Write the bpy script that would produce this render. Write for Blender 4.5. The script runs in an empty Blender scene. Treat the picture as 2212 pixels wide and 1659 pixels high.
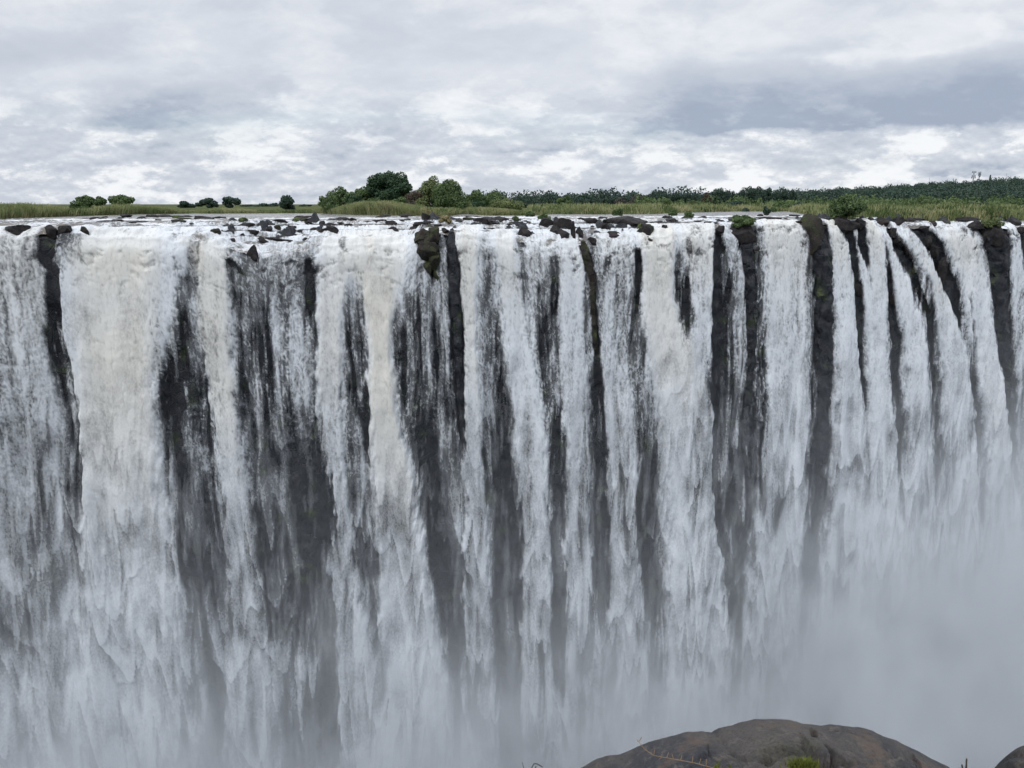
import bpy, math, random
import numpy as np
from mathutils import Vector

scene = bpy.context.scene
COL = scene.collection
F32 = np.float32
random.seed(7)

# ----------------------------------------------------------------------------------------------
# camera, sky, sun, exposure
# ----------------------------------------------------------------------------------------------
H = 2.6                                   # eye height above the river level (z = 0)
PITCH = math.radians(13.1)
FPX = 1669.8                              # focal length in photo units (photo taken as 2212 x 1659)
cd = bpy.data.cameras.new('camera')
cam = bpy.data.objects.new('camera', cd)
COL.objects.link(cam)
cam.location = (0, 0, H)
cam.rotation_euler = (math.radians(90) - PITCH, 0, 0)
cd.sensor_width = 36.0
cd.lens = 36.0 * FPX / 2212.0
cd.clip_start = 0.05
cd.clip_end = 20000
scene.camera = cam
CP, SP = math.cos(PITCH), math.sin(PITCH)

def ray(px, py):
    sx = (px - 1106) / FPX
    sy = (829.5 - py) / FPX
    return sx, CP + sy * SP, sy * CP - SP          # world direction

def at_y(px, py, Y):
    d = ray(px, py)
    k = Y / d[1]
    return d[0] * k, Y, H + d[2] * k

def at_z(px, py, z):
    d = ray(px, py)
    k = (z - H) / d[2]
    return d[0] * k, d[1] * k, z

vs = scene.view_settings
scene.display_settings.display_device = 'sRGB'
vs.view_transform = 'Standard'
vs.look = 'None'
vs.exposure = 0.0
vs.gamma = 1.0
vs.use_curve_mapping = False

scene.render.engine = 'CYCLES'
cy = scene.cycles
cy.max_bounces = 6
cy.diffuse_bounces = 3
cy.glossy_bounces = 2
cy.transmission_bounces = 3
cy.volume_bounces = 2
cy.transparent_max_bounces = 24
cy.volume_step_rate = 1.0
cy.volume_max_steps = 256
cy.caustics_reflective = False
cy.caustics_refractive = False
cy.use_adaptive_sampling = True
cy.adaptive_threshold = 0.025
cy.use_denoising = True
cy.sample_clamp_indirect = 4.0

SUN_EL, SUN_AZ = math.radians(50), math.radians(205)      # behind the viewer, a little to the left
sl = bpy.data.lights.new('sun', 'SUN')
sl.energy = 1.4
sl.angle = math.radians(14)
sl.color = (1.0, 0.98, 0.95)
sun = bpy.data.objects.new('sun', sl)
COL.objects.link(sun)
sdir = Vector((math.sin(SUN_AZ) * math.cos(SUN_EL), math.cos(SUN_AZ) * math.cos(SUN_EL), math.sin(SUN_EL)))
sun.rotation_euler = sdir.to_track_quat('Z', 'Y').to_euler()

# ---- small node-expression helper
class E:
    """wraps a node socket so that shader maths can be written as expressions"""
    def __init__(self, nt, s): self.nt, self.s = nt, s
    def _m(self, op, *a, clamp=False):
        n = self.nt.nodes.new('ShaderNodeMath'); n.operation = op; n.use_clamp = clamp
        for i, v in enumerate((self,) + a):
            if isinstance(v, E): self.nt.links.new(v.s, n.inputs[i])
            else: n.inputs[i].default_value = float(v)
        return E(self.nt, n.outputs[0])
    def __add__(self, o): return self._m('ADD', o)
    __radd__ = __add__
    def __sub__(self, o): return self._m('SUBTRACT', o)
    def __rsub__(self, o): return (self * -1.0) + o
    def __mul__(self, o): return self._m('MULTIPLY', o)
    __rmul__ = __mul__
    def __truediv__(self, o): return self._m('DIVIDE', o)
    def __rtruediv__(self, o):
        n = self.nt.nodes.new('ShaderNodeMath'); n.operation = 'DIVIDE'
        n.inputs[0].default_value = float(o); self.nt.links.new(self.s, n.inputs[1])
        return E(self.nt, n.outputs[0])
    def pow(self, o): return self._m('POWER', o)
    def abs(self): return self._m('ABSOLUTE')
    def sqrt(self): return self._m('SQRT')
    def exp(self): return self._m('EXPONENT')
    def max(self, o): return self._m('MAXIMUM', o)
    def min(self, o): return self._m('MINIMUM', o)
    def clamp(self): return self._m('ADD', 0.0, clamp=True)
    def step(self, a, b, lo=0.0, hi=1.0):
        n = self.nt.nodes.new('ShaderNodeMapRange'); n.interpolation_type = 'SMOOTHSTEP'
        self.nt.links.new(self.s, n.inputs[0])
        for i, v in enumerate((a, b, lo, hi)):
            if isinstance(v, E): self.nt.links.new(v.s, n.inputs[i + 1])
            else: n.inputs[i + 1].default_value = v
        return E(self.nt, n.outputs[0])

def xyz(nt, x, y, z=0.0):
    n = nt.nodes.new('ShaderNodeCombineXYZ')
    for i, v in enumerate((x, y, z)):
        if isinstance(v, E): nt.links.new(v.s, n.inputs[i])
        else: n.inputs[i].default_value = v
    return n.outputs[0]

def noise(nt, vec, scale=1.0, detail=4.0, rough=0.55, dist=0.0, lac=2.0):
    n = nt.nodes.new('ShaderNodeTexNoise')
    if vec is not None: nt.links.new(vec, n.inputs['Vector'])
    n.inputs['Scale'].default_value = scale
    n.inputs['Detail'].default_value = detail
    n.inputs['Roughness'].default_value = rough
    n.inputs['Lacunarity'].default_value = lac
    n.inputs['Distortion'].default_value = dist
    return E(nt, n.outputs[0])

def mixc(nt, f, a, b):
    n = nt.nodes.new('ShaderNodeMix'); n.data_type = 'RGBA'
    for k, v in ((0, f), (6, a), (7, b)):
        if isinstance(v, E): nt.links.new(v.s, n.inputs[k])
        elif isinstance(v, (int, float)): n.inputs[k].default_value = v
        elif isinstance(v, tuple): n.inputs[k].default_value = (*v, 1.0)
        else: nt.links.new(v, n.inputs[k])
    return n.outputs[2]

# ---- overcast sky with broken cloud near the horizon
world = bpy.data.worlds.new('World')
scene.world = world
world.use_nodes = True
nt = world.node_tree
nt.nodes.clear()
w_out = nt.nodes.new('ShaderNodeOutputWorld')
tc = nt.nodes.new('ShaderNodeTexCoord')
sep = nt.nodes.new('ShaderNodeSeparateXYZ')
nt.links.new(tc.outputs['Generated'], sep.inputs[0])
dx, dy, dz = (E(nt, sep.outputs[i]) for i in range(3))
fwd = dy.abs().max(0.08)
az, el = dx / fwd, dz / fwd                       # tangent coordinates of the direction
elp = el.max(0.0)

def sky_at(px, py):
    d = ray(px, py)
    return d[0] / d[1], d[2] / d[1]

w1 = noise(nt, xyz(nt, az * 3.0, el * 7.0, 1.3), 1.0, 5, 0.55) - 0.5
w2 = noise(nt, xyz(nt, az * 3.0, el * 7.0, 7.7), 1.0, 5, 0.55) - 0.5
wf = noise(nt, xyz(nt, az * 14.0, el * 30.0, 3.1), 1.0, 5, 0.6) - 0.5

def bank(x0, x1, y_bot0, y_bot1, y_top, soft, warp=0.10):
    """a cloud bank with a flat dark base: returns a 0..1 mask, darkest just above its base"""
    a0, _ = sky_at(x0, 300); a1, _ = sky_at(x1, 300)
    _, e0 = sky_at((x0 + x1) / 2, y_bot0); _, e1 = sky_at((x0 + x1) / 2, y_bot1)
    _, et = sky_at((x0 + x1) / 2, y_top)
    azw = az + w1 * warp * 2.0 + wf * 0.10
    fr = (azw - a0) / (a1 - a0)
    t = (el + w2 * warp * 0.45 + wf * 0.030 - e0 - fr * (e1 - e0)) / (et - e0)
    return t.step(-0.05, soft) * t.step(0.25, 1.0, 1.0, 0.0) * fr.step(-0.05, 0.20) * fr.step(0.80, 1.05, 1.0, 0.0)

# clouds on a flat layer: planar projection of the direction
pz = el + 0.055
cpx, cpy = az / pz, 1.0 / pz
big = noise(nt, xyz(nt, cpx * 0.22, cpy * 0.30, 0.0), 1.0, 5, 0.52, 0.4)
streak = noise(nt, xyz(nt, az * 2.6 + w2 * 0.5, el * 13.0 + w1 * 0.9, 4.0), 1.0, 6, 0.55)
lump = noise(nt, xyz(nt, az * 9.0 + w1 * 0.6, el * 24.0 + w2 * 0.8, 9.0), 1.0, 6, 0.6)
low = el.step(0.05, 0.17, 1.0, 0.0)                # the band of broken cloud above the horizon
edge = noise(nt, xyz(nt, az * 4.6 + w2 * 0.8, el * 9.0 + w1 * 0.8, 6.0), 1.0, 8, 0.60)
edge2 = noise(nt, xyz(nt, az * 10.0 + w1 * 0.7, el * 22.0 + w2 * 0.7, 12.0), 1.0, 8, 0.62)
rel_a = noise(nt, xyz(nt, az * 6.5 + w1 * 0.5, el * 15.0 + w2 * 0.4, 21.0), 1.0, 7, 0.58)
rel_b = noise(nt, xyz(nt, az * 6.5 + w1 * 0.5, el * 15.0 + w2 * 0.4 + 0.16, 21.0), 1.0, 7, 0.58)
puf_a = noise(nt, xyz(nt, az * 15.0 + w2 * 0.5, el * 34.0 + w1 * 0.4, 25.0), 1.0, 7, 0.58)
puf_b = noise(nt, xyz(nt, az * 15.0 + w2 * 0.5, el * 34.0 + w1 * 0.4 + 0.18, 25.0), 1.0, 7, 0.58)
b = 0.71 + (rel_a - rel_b) * (low * 0.55 + 0.35) + (puf_a - puf_b) * (low * 1.35) + (big - 0.5) * 0.50 + (streak - 0.5) * 0.30 + (lump - 0.5) * 0.70 * low
b = b + (edge.step(0.43, 0.58) - 0.5) * 0.10 + (edge2.step(0.47, 0.58) - 0.5) * (low * 0.26 + 0.03)
# sharp bright tops of the small cumulus near the horizon
cum = noise(nt, xyz(nt, az * 17.0, el * 38.0 + w1 * 0.4, 2.0), 1.0, 5, 0.58)
b = b + cum.step(0.60, 0.72) * low * el.step(0.015, 0.05) * 0.30
b = b - bank(1330, 2330, 292, 262, 90, 0.07, 0.05) * 0.60
b = b - bank(1280, 1500, 320, 312, 215, 0.10, 0.06) * 0.16
b = b - bank(195, 640, 300, 268, 150, 0.16, 0.08) * 0.42
b = b - bank(575, 760, 345, 342, 300, 0.15, 0.05) * 0.24
b = b - bank(1080, 1230, 326, 326, 270, 0.10, 0.05) * 0.28
b = b - bank(760, 850, 305, 280, 250, 0.20, 0.05) * 0.20
b = b - bank(1960, 2260, 384, 378, 352, 0.10, 0.04) * 0.34
b = b - bank(-120, 420, 190, 165, 20, 0.30, 0.2) * 0.16
b = b - bank(1680, 2060, 105, 110, 20, 0.25, 0.2) * 0.10
b = b - bank(1960, 2330, 245, 225, 10, 0.30, 0.2) * 0.12
b = b + bank(1500, 2260, 345, 345, 285, 0.30, 0.10) * 0.20
b = b + bank(1250, 2000, 420, 405, 318, 0.30, 0.12) * 0.12
b = b + bank(1780, 2090, 160, 130, 10, 0.30, 0.2) * 0.18
b = b.clamp()
dark_c, mid_c, light_c = (0.37, 0.43, 0.54), (0.605, 0.65, 0.73), (0.935, 0.952, 0.98)
c1 = mixc(nt, b.step(0.0, 0.60), dark_c, mid_c)
c2 = mixc(nt, b.step(0.50, 1.0), c1, light_c)
sky_tex = nt.nodes.new('ShaderNodeTexSky')
sky_tex.sky_type = 'NISHITA'
sky_tex.sun_disc = False
sky_tex.sun_elevation = SUN_EL
sky_tex.sun_rotation = SUN_AZ
bg_sky = nt.nodes.new('ShaderNodeBackground'); bg_sky.inputs[1].default_value = 0.12
nt.links.new(sky_tex.outputs[0], bg_sky.inputs[0])
bg_cl = nt.nodes.new('ShaderNodeBackground')
nt.links.new(c2, bg_cl.inputs[0])
zen = dz.step(0.26, 0.75, 1.0, 1.6)               # an overcast sky is brighter overhead than at the horizon
nt.links.new(zen.s, bg_cl.inputs[1])
gap = noise(nt, xyz(nt, az * 2.2, el * 16.0 + w1 * 0.5, 5.0), 1.0, 4, 0.5).step(0.52, 0.72) * el.step(0.03, 0.07) * el.step(0.10, 0.15, 1.0, 0.0)
wm = nt.nodes.new('ShaderNodeMixShader')
nt.links.new((gap * 0.22 + 0.03).s, wm.inputs[0])
nt.links.new(bg_cl.outputs[0], wm.inputs[1])
nt.links.new(bg_sky.outputs[0], wm.inputs[2])
nt.links.new(wm.outputs[0], w_out.inputs[0])

# ----------------------------------------------------------------------------------------------
# helpers
# ----------------------------------------------------------------------------------------------
def smooth(a, b, x):
    t = np.clip((x - a) / (b - a), 0, 1)
    return t * t * (3 - 2 * t)

_tab = {}
def perlin(x, y, seed=0):
    """2-D gradient noise, about -1..1"""
    if seed not in _tab:
        r = np.random.RandomState(seed + 11)
        p = r.permutation(256)
        a = r.rand(256) * 2 * np.pi
        _tab[seed] = (np.concatenate([p, p]), np.cos(a).astype(F32), np.sin(a).astype(F32))
    p, gx, gy = _tab[seed]
    x = np.asarray(x, F32); y = np.asarray(y, F32)
    xi = np.floor(x).astype(np.int32); yi = np.floor(y).astype(np.int32)
    xf = x - xi; yf = y - yi
    u = xf * xf * xf * (xf * (xf * 6 - 15) + 10)
    v = yf * yf * yf * (yf * (yf * 6 - 15) + 10)
    def g(ix, iy, fx, fy):
        h = p[p[ix & 255] + (iy & 255)]
        return gx[h] * fx + gy[h] * fy
    n00 = g(xi, yi, xf, yf); n10 = g(xi + 1, yi, xf - 1, yf)
    n01 = g(xi, yi + 1, xf, yf - 1); n11 = g(xi + 1, yi + 1, xf - 1, yf - 1)
    a = n00 + u * (n10 - n00); b_ = n01 + u * (n11 - n01)
    return (a + v * (b_ - a)) * 1.5

def fbm(x, y, seed=0, octv=4, gain=0.5, lac=2.0):
    t = 0; a = 1.0; s = 0
    for o in range(octv):
        t = t + a * perlin(x * lac ** o + 17.3 * o, y * lac ** o - 9.1 * o, seed + o)
        s += a; a *= gain
    return t / s

def mesh_obj(name, verts, faces, mat=None, parent=None, attrs=None, smooth_shade=True, link=True):
    """verts (n,3); faces (m,4) or (m,3) numpy arrays, or a python list of faces"""
    me = bpy.data.meshes.new(name)
    verts = np.asarray(verts, F32)
    if isinstance(faces, np.ndarray):
        m, k = faces.shape
        me.vertices.add(len(verts)); me.vertices.foreach_set('co', verts.ravel())
        me.loops.add(m * k); me.loops.foreach_set('vertex_index', faces.astype(np.int32).ravel())
        me.polygons.add(m)
        me.polygons.foreach_set('loop_start', np.arange(0, m * k, k, dtype=np.int32))
        me.polygons.foreach_set('loop_total', np.full(m, k, np.int32))
        me.update(calc_edges=True)
    else:
        me.from_pydata([tuple(map(float, v)) for v in verts], [], faces)
        me.update()
    if attrs:
        for an, av in attrs.items():
            at = me.attributes.new(an, 'FLOAT', 'POINT')
            at.data.foreach_set('value', np.asarray(av, F32).ravel())
    if smooth_shade:
        me.polygons.foreach_set('use_smooth', np.ones(len(me.polygons), bool))
    if mat: me.materials.append(mat)
    o = bpy.data.objects.new(name, me)
    if link: COL.objects.link(o)
    if parent: o.parent = parent
    return o

def grid_faces(nu, nv):
    i = np.arange(nu * nv).reshape(nv, nu)
    return np.stack([i[:-1, :-1], i[:-1, 1:], i[1:, 1:], i[1:, :-1]], -1).reshape(-1, 4)

def tag(o, label=None, cat=None, group=None, kind=None):
    if label: o['label'] = label
    if cat: o['category'] = cat
    if group: o['group'] = group
    if kind: o['kind'] = kind
    return o

def empty(name, loc):
    o = bpy.data.objects.new(name, None)
    o.location = loc
    COL.objects.link(o)
    return o

def new_mat(name):
    m = bpy.data.materials.new(name)
    m.use_nodes = True
    t = m.node_tree
    t.nodes.clear()
    out = t.nodes.new('ShaderNodeOutputMaterial')
    return m, t, out

def geo_pos(t):
    n = t.nodes.new('ShaderNodeNewGeometry')
    return n.outputs['Position']

def obj_pos(t):
    n = t.nodes.new('ShaderNodeTexCoord')
    return n.outputs['Object']

def attr(t, name):
    n = t.nodes.new('ShaderNodeAttribute'); n.attribute_name = name
    return E(t, n.outputs['Fac'])

def mapping(t, vec, sc):
    n = t.nodes.new('ShaderNodeMapping'); n.inputs['Scale'].default_value = sc
    t.links.new(vec, n.inputs[0])
    return n.outputs[0]

def principled(t, color, rough=0.7, spec=0.4, bump=None, bstr=0.5, bdist=0.1):
    p = t.nodes.new('ShaderNodeBsdfPrincipled')
    if isinstance(color, tuple): p.inputs['Base Color'].default_value = (*color, 1)
    else: t.links.new(color, p.inputs['Base Color'])
    if isinstance(rough, E): t.links.new(rough.s, p.inputs['Roughness'])
    else: p.inputs['Roughness'].default_value = rough
    p.inputs['Specular IOR Level'].default_value = spec
    if bump is not None:
        bn = t.nodes.new('ShaderNodeBump')
        bn.inputs['Strength'].default_value = bstr
        bn.inputs['Distance'].default_value = bdist
        t.links.new(bump.s, bn.inputs['Height'])
        t.links.new(bn.outputs[0], p.inputs['Normal'])
    return p

# ----------------------------------------------------------------------------------------------
# materials
# ----------------------------------------------------------------------------------------------
def mat_rock(name, dark, light, moss=0.0, scale=1.0, rough=0.55, object_space=False, spec=0.22):
    m, t, out = new_mat(name)
    P = obj_pos(t) if object_space else geo_pos(t)
    n1 = noise(t, P, 0.8 * scale, 6, 0.6)
    n2 = noise(t, P, 5.0 * scale, 6, 0.65)
    vo = t.nodes.new('ShaderNodeTexVoronoi'); vo.feature = 'DISTANCE_TO_EDGE'
    vo.inputs['Scale'].default_value = 1.1 * scale
    t.links.new(mapping(t, P, (1, 1, 0.5)), vo.inputs['Vector'])
    joint = E(t, vo.outputs['Distance']).step(0.0, 0.05)
    c = mixc(t, n1.step(0.35, 0.68), dark, light)
    c = mixc(t, n2.step(0.52, 0.75) * 0.45, c, tuple(min(1, v * 1.9) for v in light))
    if moss > 0:
        gn = t.nodes.new('ShaderNodeNewGeometry')
        sp = t.nodes.new('ShaderNodeSeparateXYZ'); t.links.new(gn.outputs['Normal'], sp.inputs[0])
        f = noise(t, P, 0.35 * scale, 5, 0.6).step(0.60 - 0.25 * moss, 0.72) * (E(t, sp.outputs[2]).step(-0.4, 0.6) * 0.7 + 0.3)
        c = mixc(t, f * 0.85, c, (0.055, 0.075, 0.018))
    p = principled(t, c, rough, spec, n2 * 0.6 + n1 * 0.8 + joint * 0.25, 0.8, 0.25 / scale)
    t.links.new(p.outputs[0], out.inputs[0])
    return m

M_CLIFF = mat_rock('wet_basalt', (0.010, 0.012, 0.017), (0.030, 0.032, 0.038), moss=0.2, scale=0.8, rough=0.42, spec=0.26)
M_BOULDER = mat_rock('dark_boulder', (0.012, 0.011, 0.013), (0.034, 0.029, 0.028), scale=1.5, rough=0.6)
M_MOSSY = mat_rock('mossy_boulder', (0.014, 0.012, 0.012), (0.036, 0.029, 0.026), moss=0.7, scale=0.8, rough=0.6)
M_NEAR = mat_rock('gorge_rock', (0.03, 0.04, 0.03), (0.06, 0.07, 0.05), moss=0.8, scale=0.3, rough=0.8)

def mat_foam():
    m, t, out = new_mat('white_water')
    P = geo_pos(t)
    a, cr, sil = attr(t, 'alpha'), attr(t, 'cream'), attr(t, 'silt')
    nf = noise(t, mapping(t, P, (1.0, 1.0, 0.55)), 4.2, 4, 0.65) - 0.5
    soft = a * (1.0 - a) * 3.2 + a * 0.30
    al = (a + nf * soft * 1.0).clamp()
    c = mixc(t, cr, (0.83, 0.872, 0.925), (0.90, 0.865, 0.765))
    c = mixc(t, sil, c, (0.62, 0.50, 0.33))
    bn = t.nodes.new('ShaderNodeBump'); bn.inputs['Strength'].default_value = 0.12; bn.inputs['Distance'].default_value = 0.2
    t.links.new(nf.s, bn.inputs['Height'])
    d = t.nodes.new('ShaderNodeBsdfDiffuse'); t.links.new(c, d.inputs[0]); t.links.new(bn.outputs[0], d.inputs['Normal'])
    tl = t.nodes.new('ShaderNodeBsdfTranslucent'); t.links.new(c, tl.inputs[0])
    mx = t.nodes.new('ShaderNodeMixShader'); mx.inputs[0].default_value = 0.2
    t.links.new(d.outputs[0], mx.inputs[1]); t.links.new(tl.outputs[0], mx.inputs[2])
    tr = t.nodes.new('ShaderNodeBsdfTransparent')
    m2 = t.nodes.new('ShaderNodeMixShader')
    t.links.new(al.s, m2.inputs[0]); t.links.new(tr.outputs[0], m2.inputs[1]); t.links.new(mx.outputs[0], m2.inputs[2])
    t.links.new(m2.outputs[0], out.inputs[0])
    return m
M_FOAM = mat_foam()

def mat_river():
    m, t, out = new_mat('river_water')
    P = geo_pos(t)
    f = attr(t, 'foam')
    n = noise(t, mapping(t, P, (0.55, 1.3, 1.0)), 2.2, 5, 0.65)
    fo = (f + (n - 0.5) * 1.1).step(0.42, 0.62)
    c = mixc(t, noise(t, P, 0.06, 3).step(0.35, 0.65), (0.105, 0.10, 0.10), (0.17, 0.15, 0.125))
    c = mixc(t, fo, c, (0.76, 0.77, 0.79))
    rg = fo * 0.6 + 0.16
    p = principled(t, c, rg, 0.5, noise(t, mapping(t, P, (0.5, 1.2, 1)), 1.6, 4, 0.6) + fo * 0.3, 0.9, 0.30)
    t.links.new(p.outputs[0], out.inputs[0])
    return m
M_RIVER = mat_river()

def mat_leaf(name, c0, c1, c2, transl=0.25):
    m, t, out = new_mat(name)
    r = attr(t, 'tint')
    c = mixc(t, r.step(0.0, 0.55), c0, c1)
    c = mixc(t, r.step(0.5, 1.0), c, c2)
    d = principled(t, c, 0.6, 0.25)
    tl = t.nodes.new('ShaderNodeBsdfTranslucent'); t.links.new(c, tl.inputs[0])
    mx = t.nodes.new('ShaderNodeMixShader'); mx.inputs[0].default_value = transl
    t.links.new(d.outputs[0], mx.inputs[1]); t.links.new(tl.outputs[0], mx.inputs[2])
    t.links.new(mx.outputs[0], out.inputs[0])
    return m
L_DARK = mat_leaf('dark_green_leaves', (0.031, 0.062, 0.034), (0.049, 0.093, 0.047), (0.085, 0.139, 0.066))
L_MID = mat_leaf('green_leaves', (0.062, 0.103, 0.042), (0.105, 0.157, 0.064), (0.164, 0.223, 0.09))
L_PALE = mat_leaf('pale_green_leaves', (0.1, 0.134, 0.054), (0.167, 0.205, 0.086), (0.241, 0.266, 0.115))
L_FAR = mat_leaf('haze_tinted_leaves', (0.04, 0.07, 0.054), (0.051, 0.086, 0.065), (0.066, 0.105, 0.075))  # distance haze painted into the leaf colour: lightened and shifted to blue
L_RED = mat_leaf('russet_leaves', (0.072, 0.053, 0.039), (0.112, 0.087, 0.061), (0.114, 0.11, 0.072))
L_GREY = mat_leaf('grey_twigs', (0.07, 0.07, 0.065), (0.10, 0.10, 0.09), (0.13, 0.13, 0.115))
L_REED = mat_leaf('reed_blades', (0.166, 0.202, 0.088), (0.275, 0.303, 0.141), (0.399, 0.378, 0.22), 0.3)
L_BANK = mat_leaf('green_bank_blades', (0.05, 0.085, 0.03), (0.09, 0.13, 0.045), (0.15, 0.185, 0.07), 0.3)
L_REEDT = mat_leaf('tan_reed_blades', (0.196, 0.181, 0.095), (0.336, 0.285, 0.155), (0.441, 0.369, 0.21), 0.3)
L_GRASS = mat_leaf('bright_grass_blades', (0.101, 0.15, 0.029), (0.166, 0.22, 0.047), (0.259, 0.291, 0.086), 0.3)
def mat_plain(name, c, rough=0.8):
    m, t, out = new_mat(name)
    n = noise(t, geo_pos(t), 9.0, 4)
    p = principled(t, mixc(t, n, tuple(v * 0.7 for v in c), tuple(v * 1.25 for v in c)), rough, 0.3)
    t.links.new(p.outputs[0], out.inputs[0])
    return m
L_TUFT = mat_leaf('olive_tuft_blades', (0.06, 0.075, 0.012), (0.10, 0.12, 0.02), (0.15, 0.16, 0.035), 0.2)
M_BARK = mat_plain('bark', (0.07, 0.055, 0.045))
M_MAST = mat_plain('grey_steel', (0.27, 0.30, 0.34), 0.5)
M_MASTD = mat_plain('dark_mast', (0.06, 0.085, 0.09), 0.7)
M_TWIG = mat_plain('dry_twig', (0.22, 0.155, 0.095))
M_DTWIG = mat_plain('dark_stem', (0.05, 0.045, 0.04))
def mat_ground():
    m, t, out = new_mat('grassy_ground')
    P = geo_pos(t)
    c = mixc(t, noise(t, P, 0.03, 6, 0.6).step(0.35, 0.65), (0.06, 0.075, 0.025), (0.12, 0.13, 0.045))
    c = mixc(t, noise(t, P, 0.8, 4) * 0.5, c, (0.03, 0.045, 0.018))
    p = principled(t, c, 0.95, 0.1)
    t.links.new(p.outputs[0], out.inputs[0])
    return m
M_GROUND = mat_ground()

# ----------------------------------------------------------------------------------------------
# the cliff surface: parameters u (metres along the falls) and s (metres down, negative upstream)
# ----------------------------------------------------------------------------------------------
def y_lip(u):
    u = np.asarray(u, F32)
    return 104 + (u + 70) * 0.275 + 1.3 * perlin(u * 0.085, 0 * u + 3.3, 3) + 0.5 * perlin(u * 0.31, 0 * u + 8.1, 4)

EDGE = [(-150, 505), (0, 505), (90, 500), (180, 502), (240, 512), (330, 508), (430, 520), (490, 540), (570, 556), (650, 545),
        (700, 528), (800, 522), (870, 535), (905, 505), (960, 503), (1000, 500), (1090, 515), (1180, 535), (1255, 525), (1340, 528),
        (1400, 508), (1500, 493), (1560, 490), (1600, 490), (1640, 482), (1750, 480), (1810, 481), (1880, 478), (1950, 492),
        (2080, 490), (2150, 487), (2212, 493), (2400, 493)]
def solve_lip(px, py):
    x, y = 0.0, 120.0
    for _ in range(25):
        x, y, z = at_y(px, py, y)
        y = float(y_lip(np.array([x]))[0])
    return at_y(px, py, y)
_e = [solve_lip(*q) for q in EDGE]
EU, EZ = np.array([q[0] for q in _e]), np.array([q[2] for q in _e])
def z_edge(u):
    u = np.asarray(u, np.float64)
    return np.interp(u, EU, EZ) + np.minimum(0.25, 0.45 * perlin(u * 0.22, u * 0 + 2.7, 6) + 0.30 * perlin(u * 0.7, u * 0 + 5.2, 7))

BATTER = 0.07
RAMP = 15.0
def surf(u, s):
    """the smooth cliff head and face"""
    u = np.asarray(u, np.float64); s = np.asarray(s, np.float64)
    ze = z_edge(u)
    t = np.clip(-s, 0, None)
    q = np.clip(t / RAMP, 0, 1)
    g = 1 - (1 - (1 - q) ** 1.6) ** 0.9                       # 1 at the brink, 0 at river level
    n = np.clip(-ze / 0.75, 2.0, 6.0)                          # low rock steps down the head
    gq = g * n + 0.55 * perlin(u * 0.16, t * 0.10, 5) * np.minimum(1, 4 * g * (1 - g) + 0.0)
    fq = gq - np.floor(gq)
    gs = (np.floor(gq) + smooth(0.50, 0.98, fq)) / n
    g = g + (gs - g) * 0.85 * smooth(0.0, 0.08, g) * smooth(1.0, 0.93, g)
    z = np.where(s < 0, ze * g, ze - s)
    y = y_lip(u) + t - BATTER * np.clip(s, 0, None)
    # round the brink
    k = np.exp(-(s / 1.3) ** 2)
    y = y + 0.55 * k; z = z - 0.45 * k
    return y, z

def to_us(px, py):
    """photo point -> (u, s) on the face"""
    x, y = 0.0, 120.0
    for _ in range(25):
        x, y, z = at_y(px, py, y)
        ze = float(z_edge(x))
        y = float(y_lip(np.array([x]))[0]) - BATTER * max(0.0, ze - z)
    return x, float(z_edge(x)) - z, y

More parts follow.
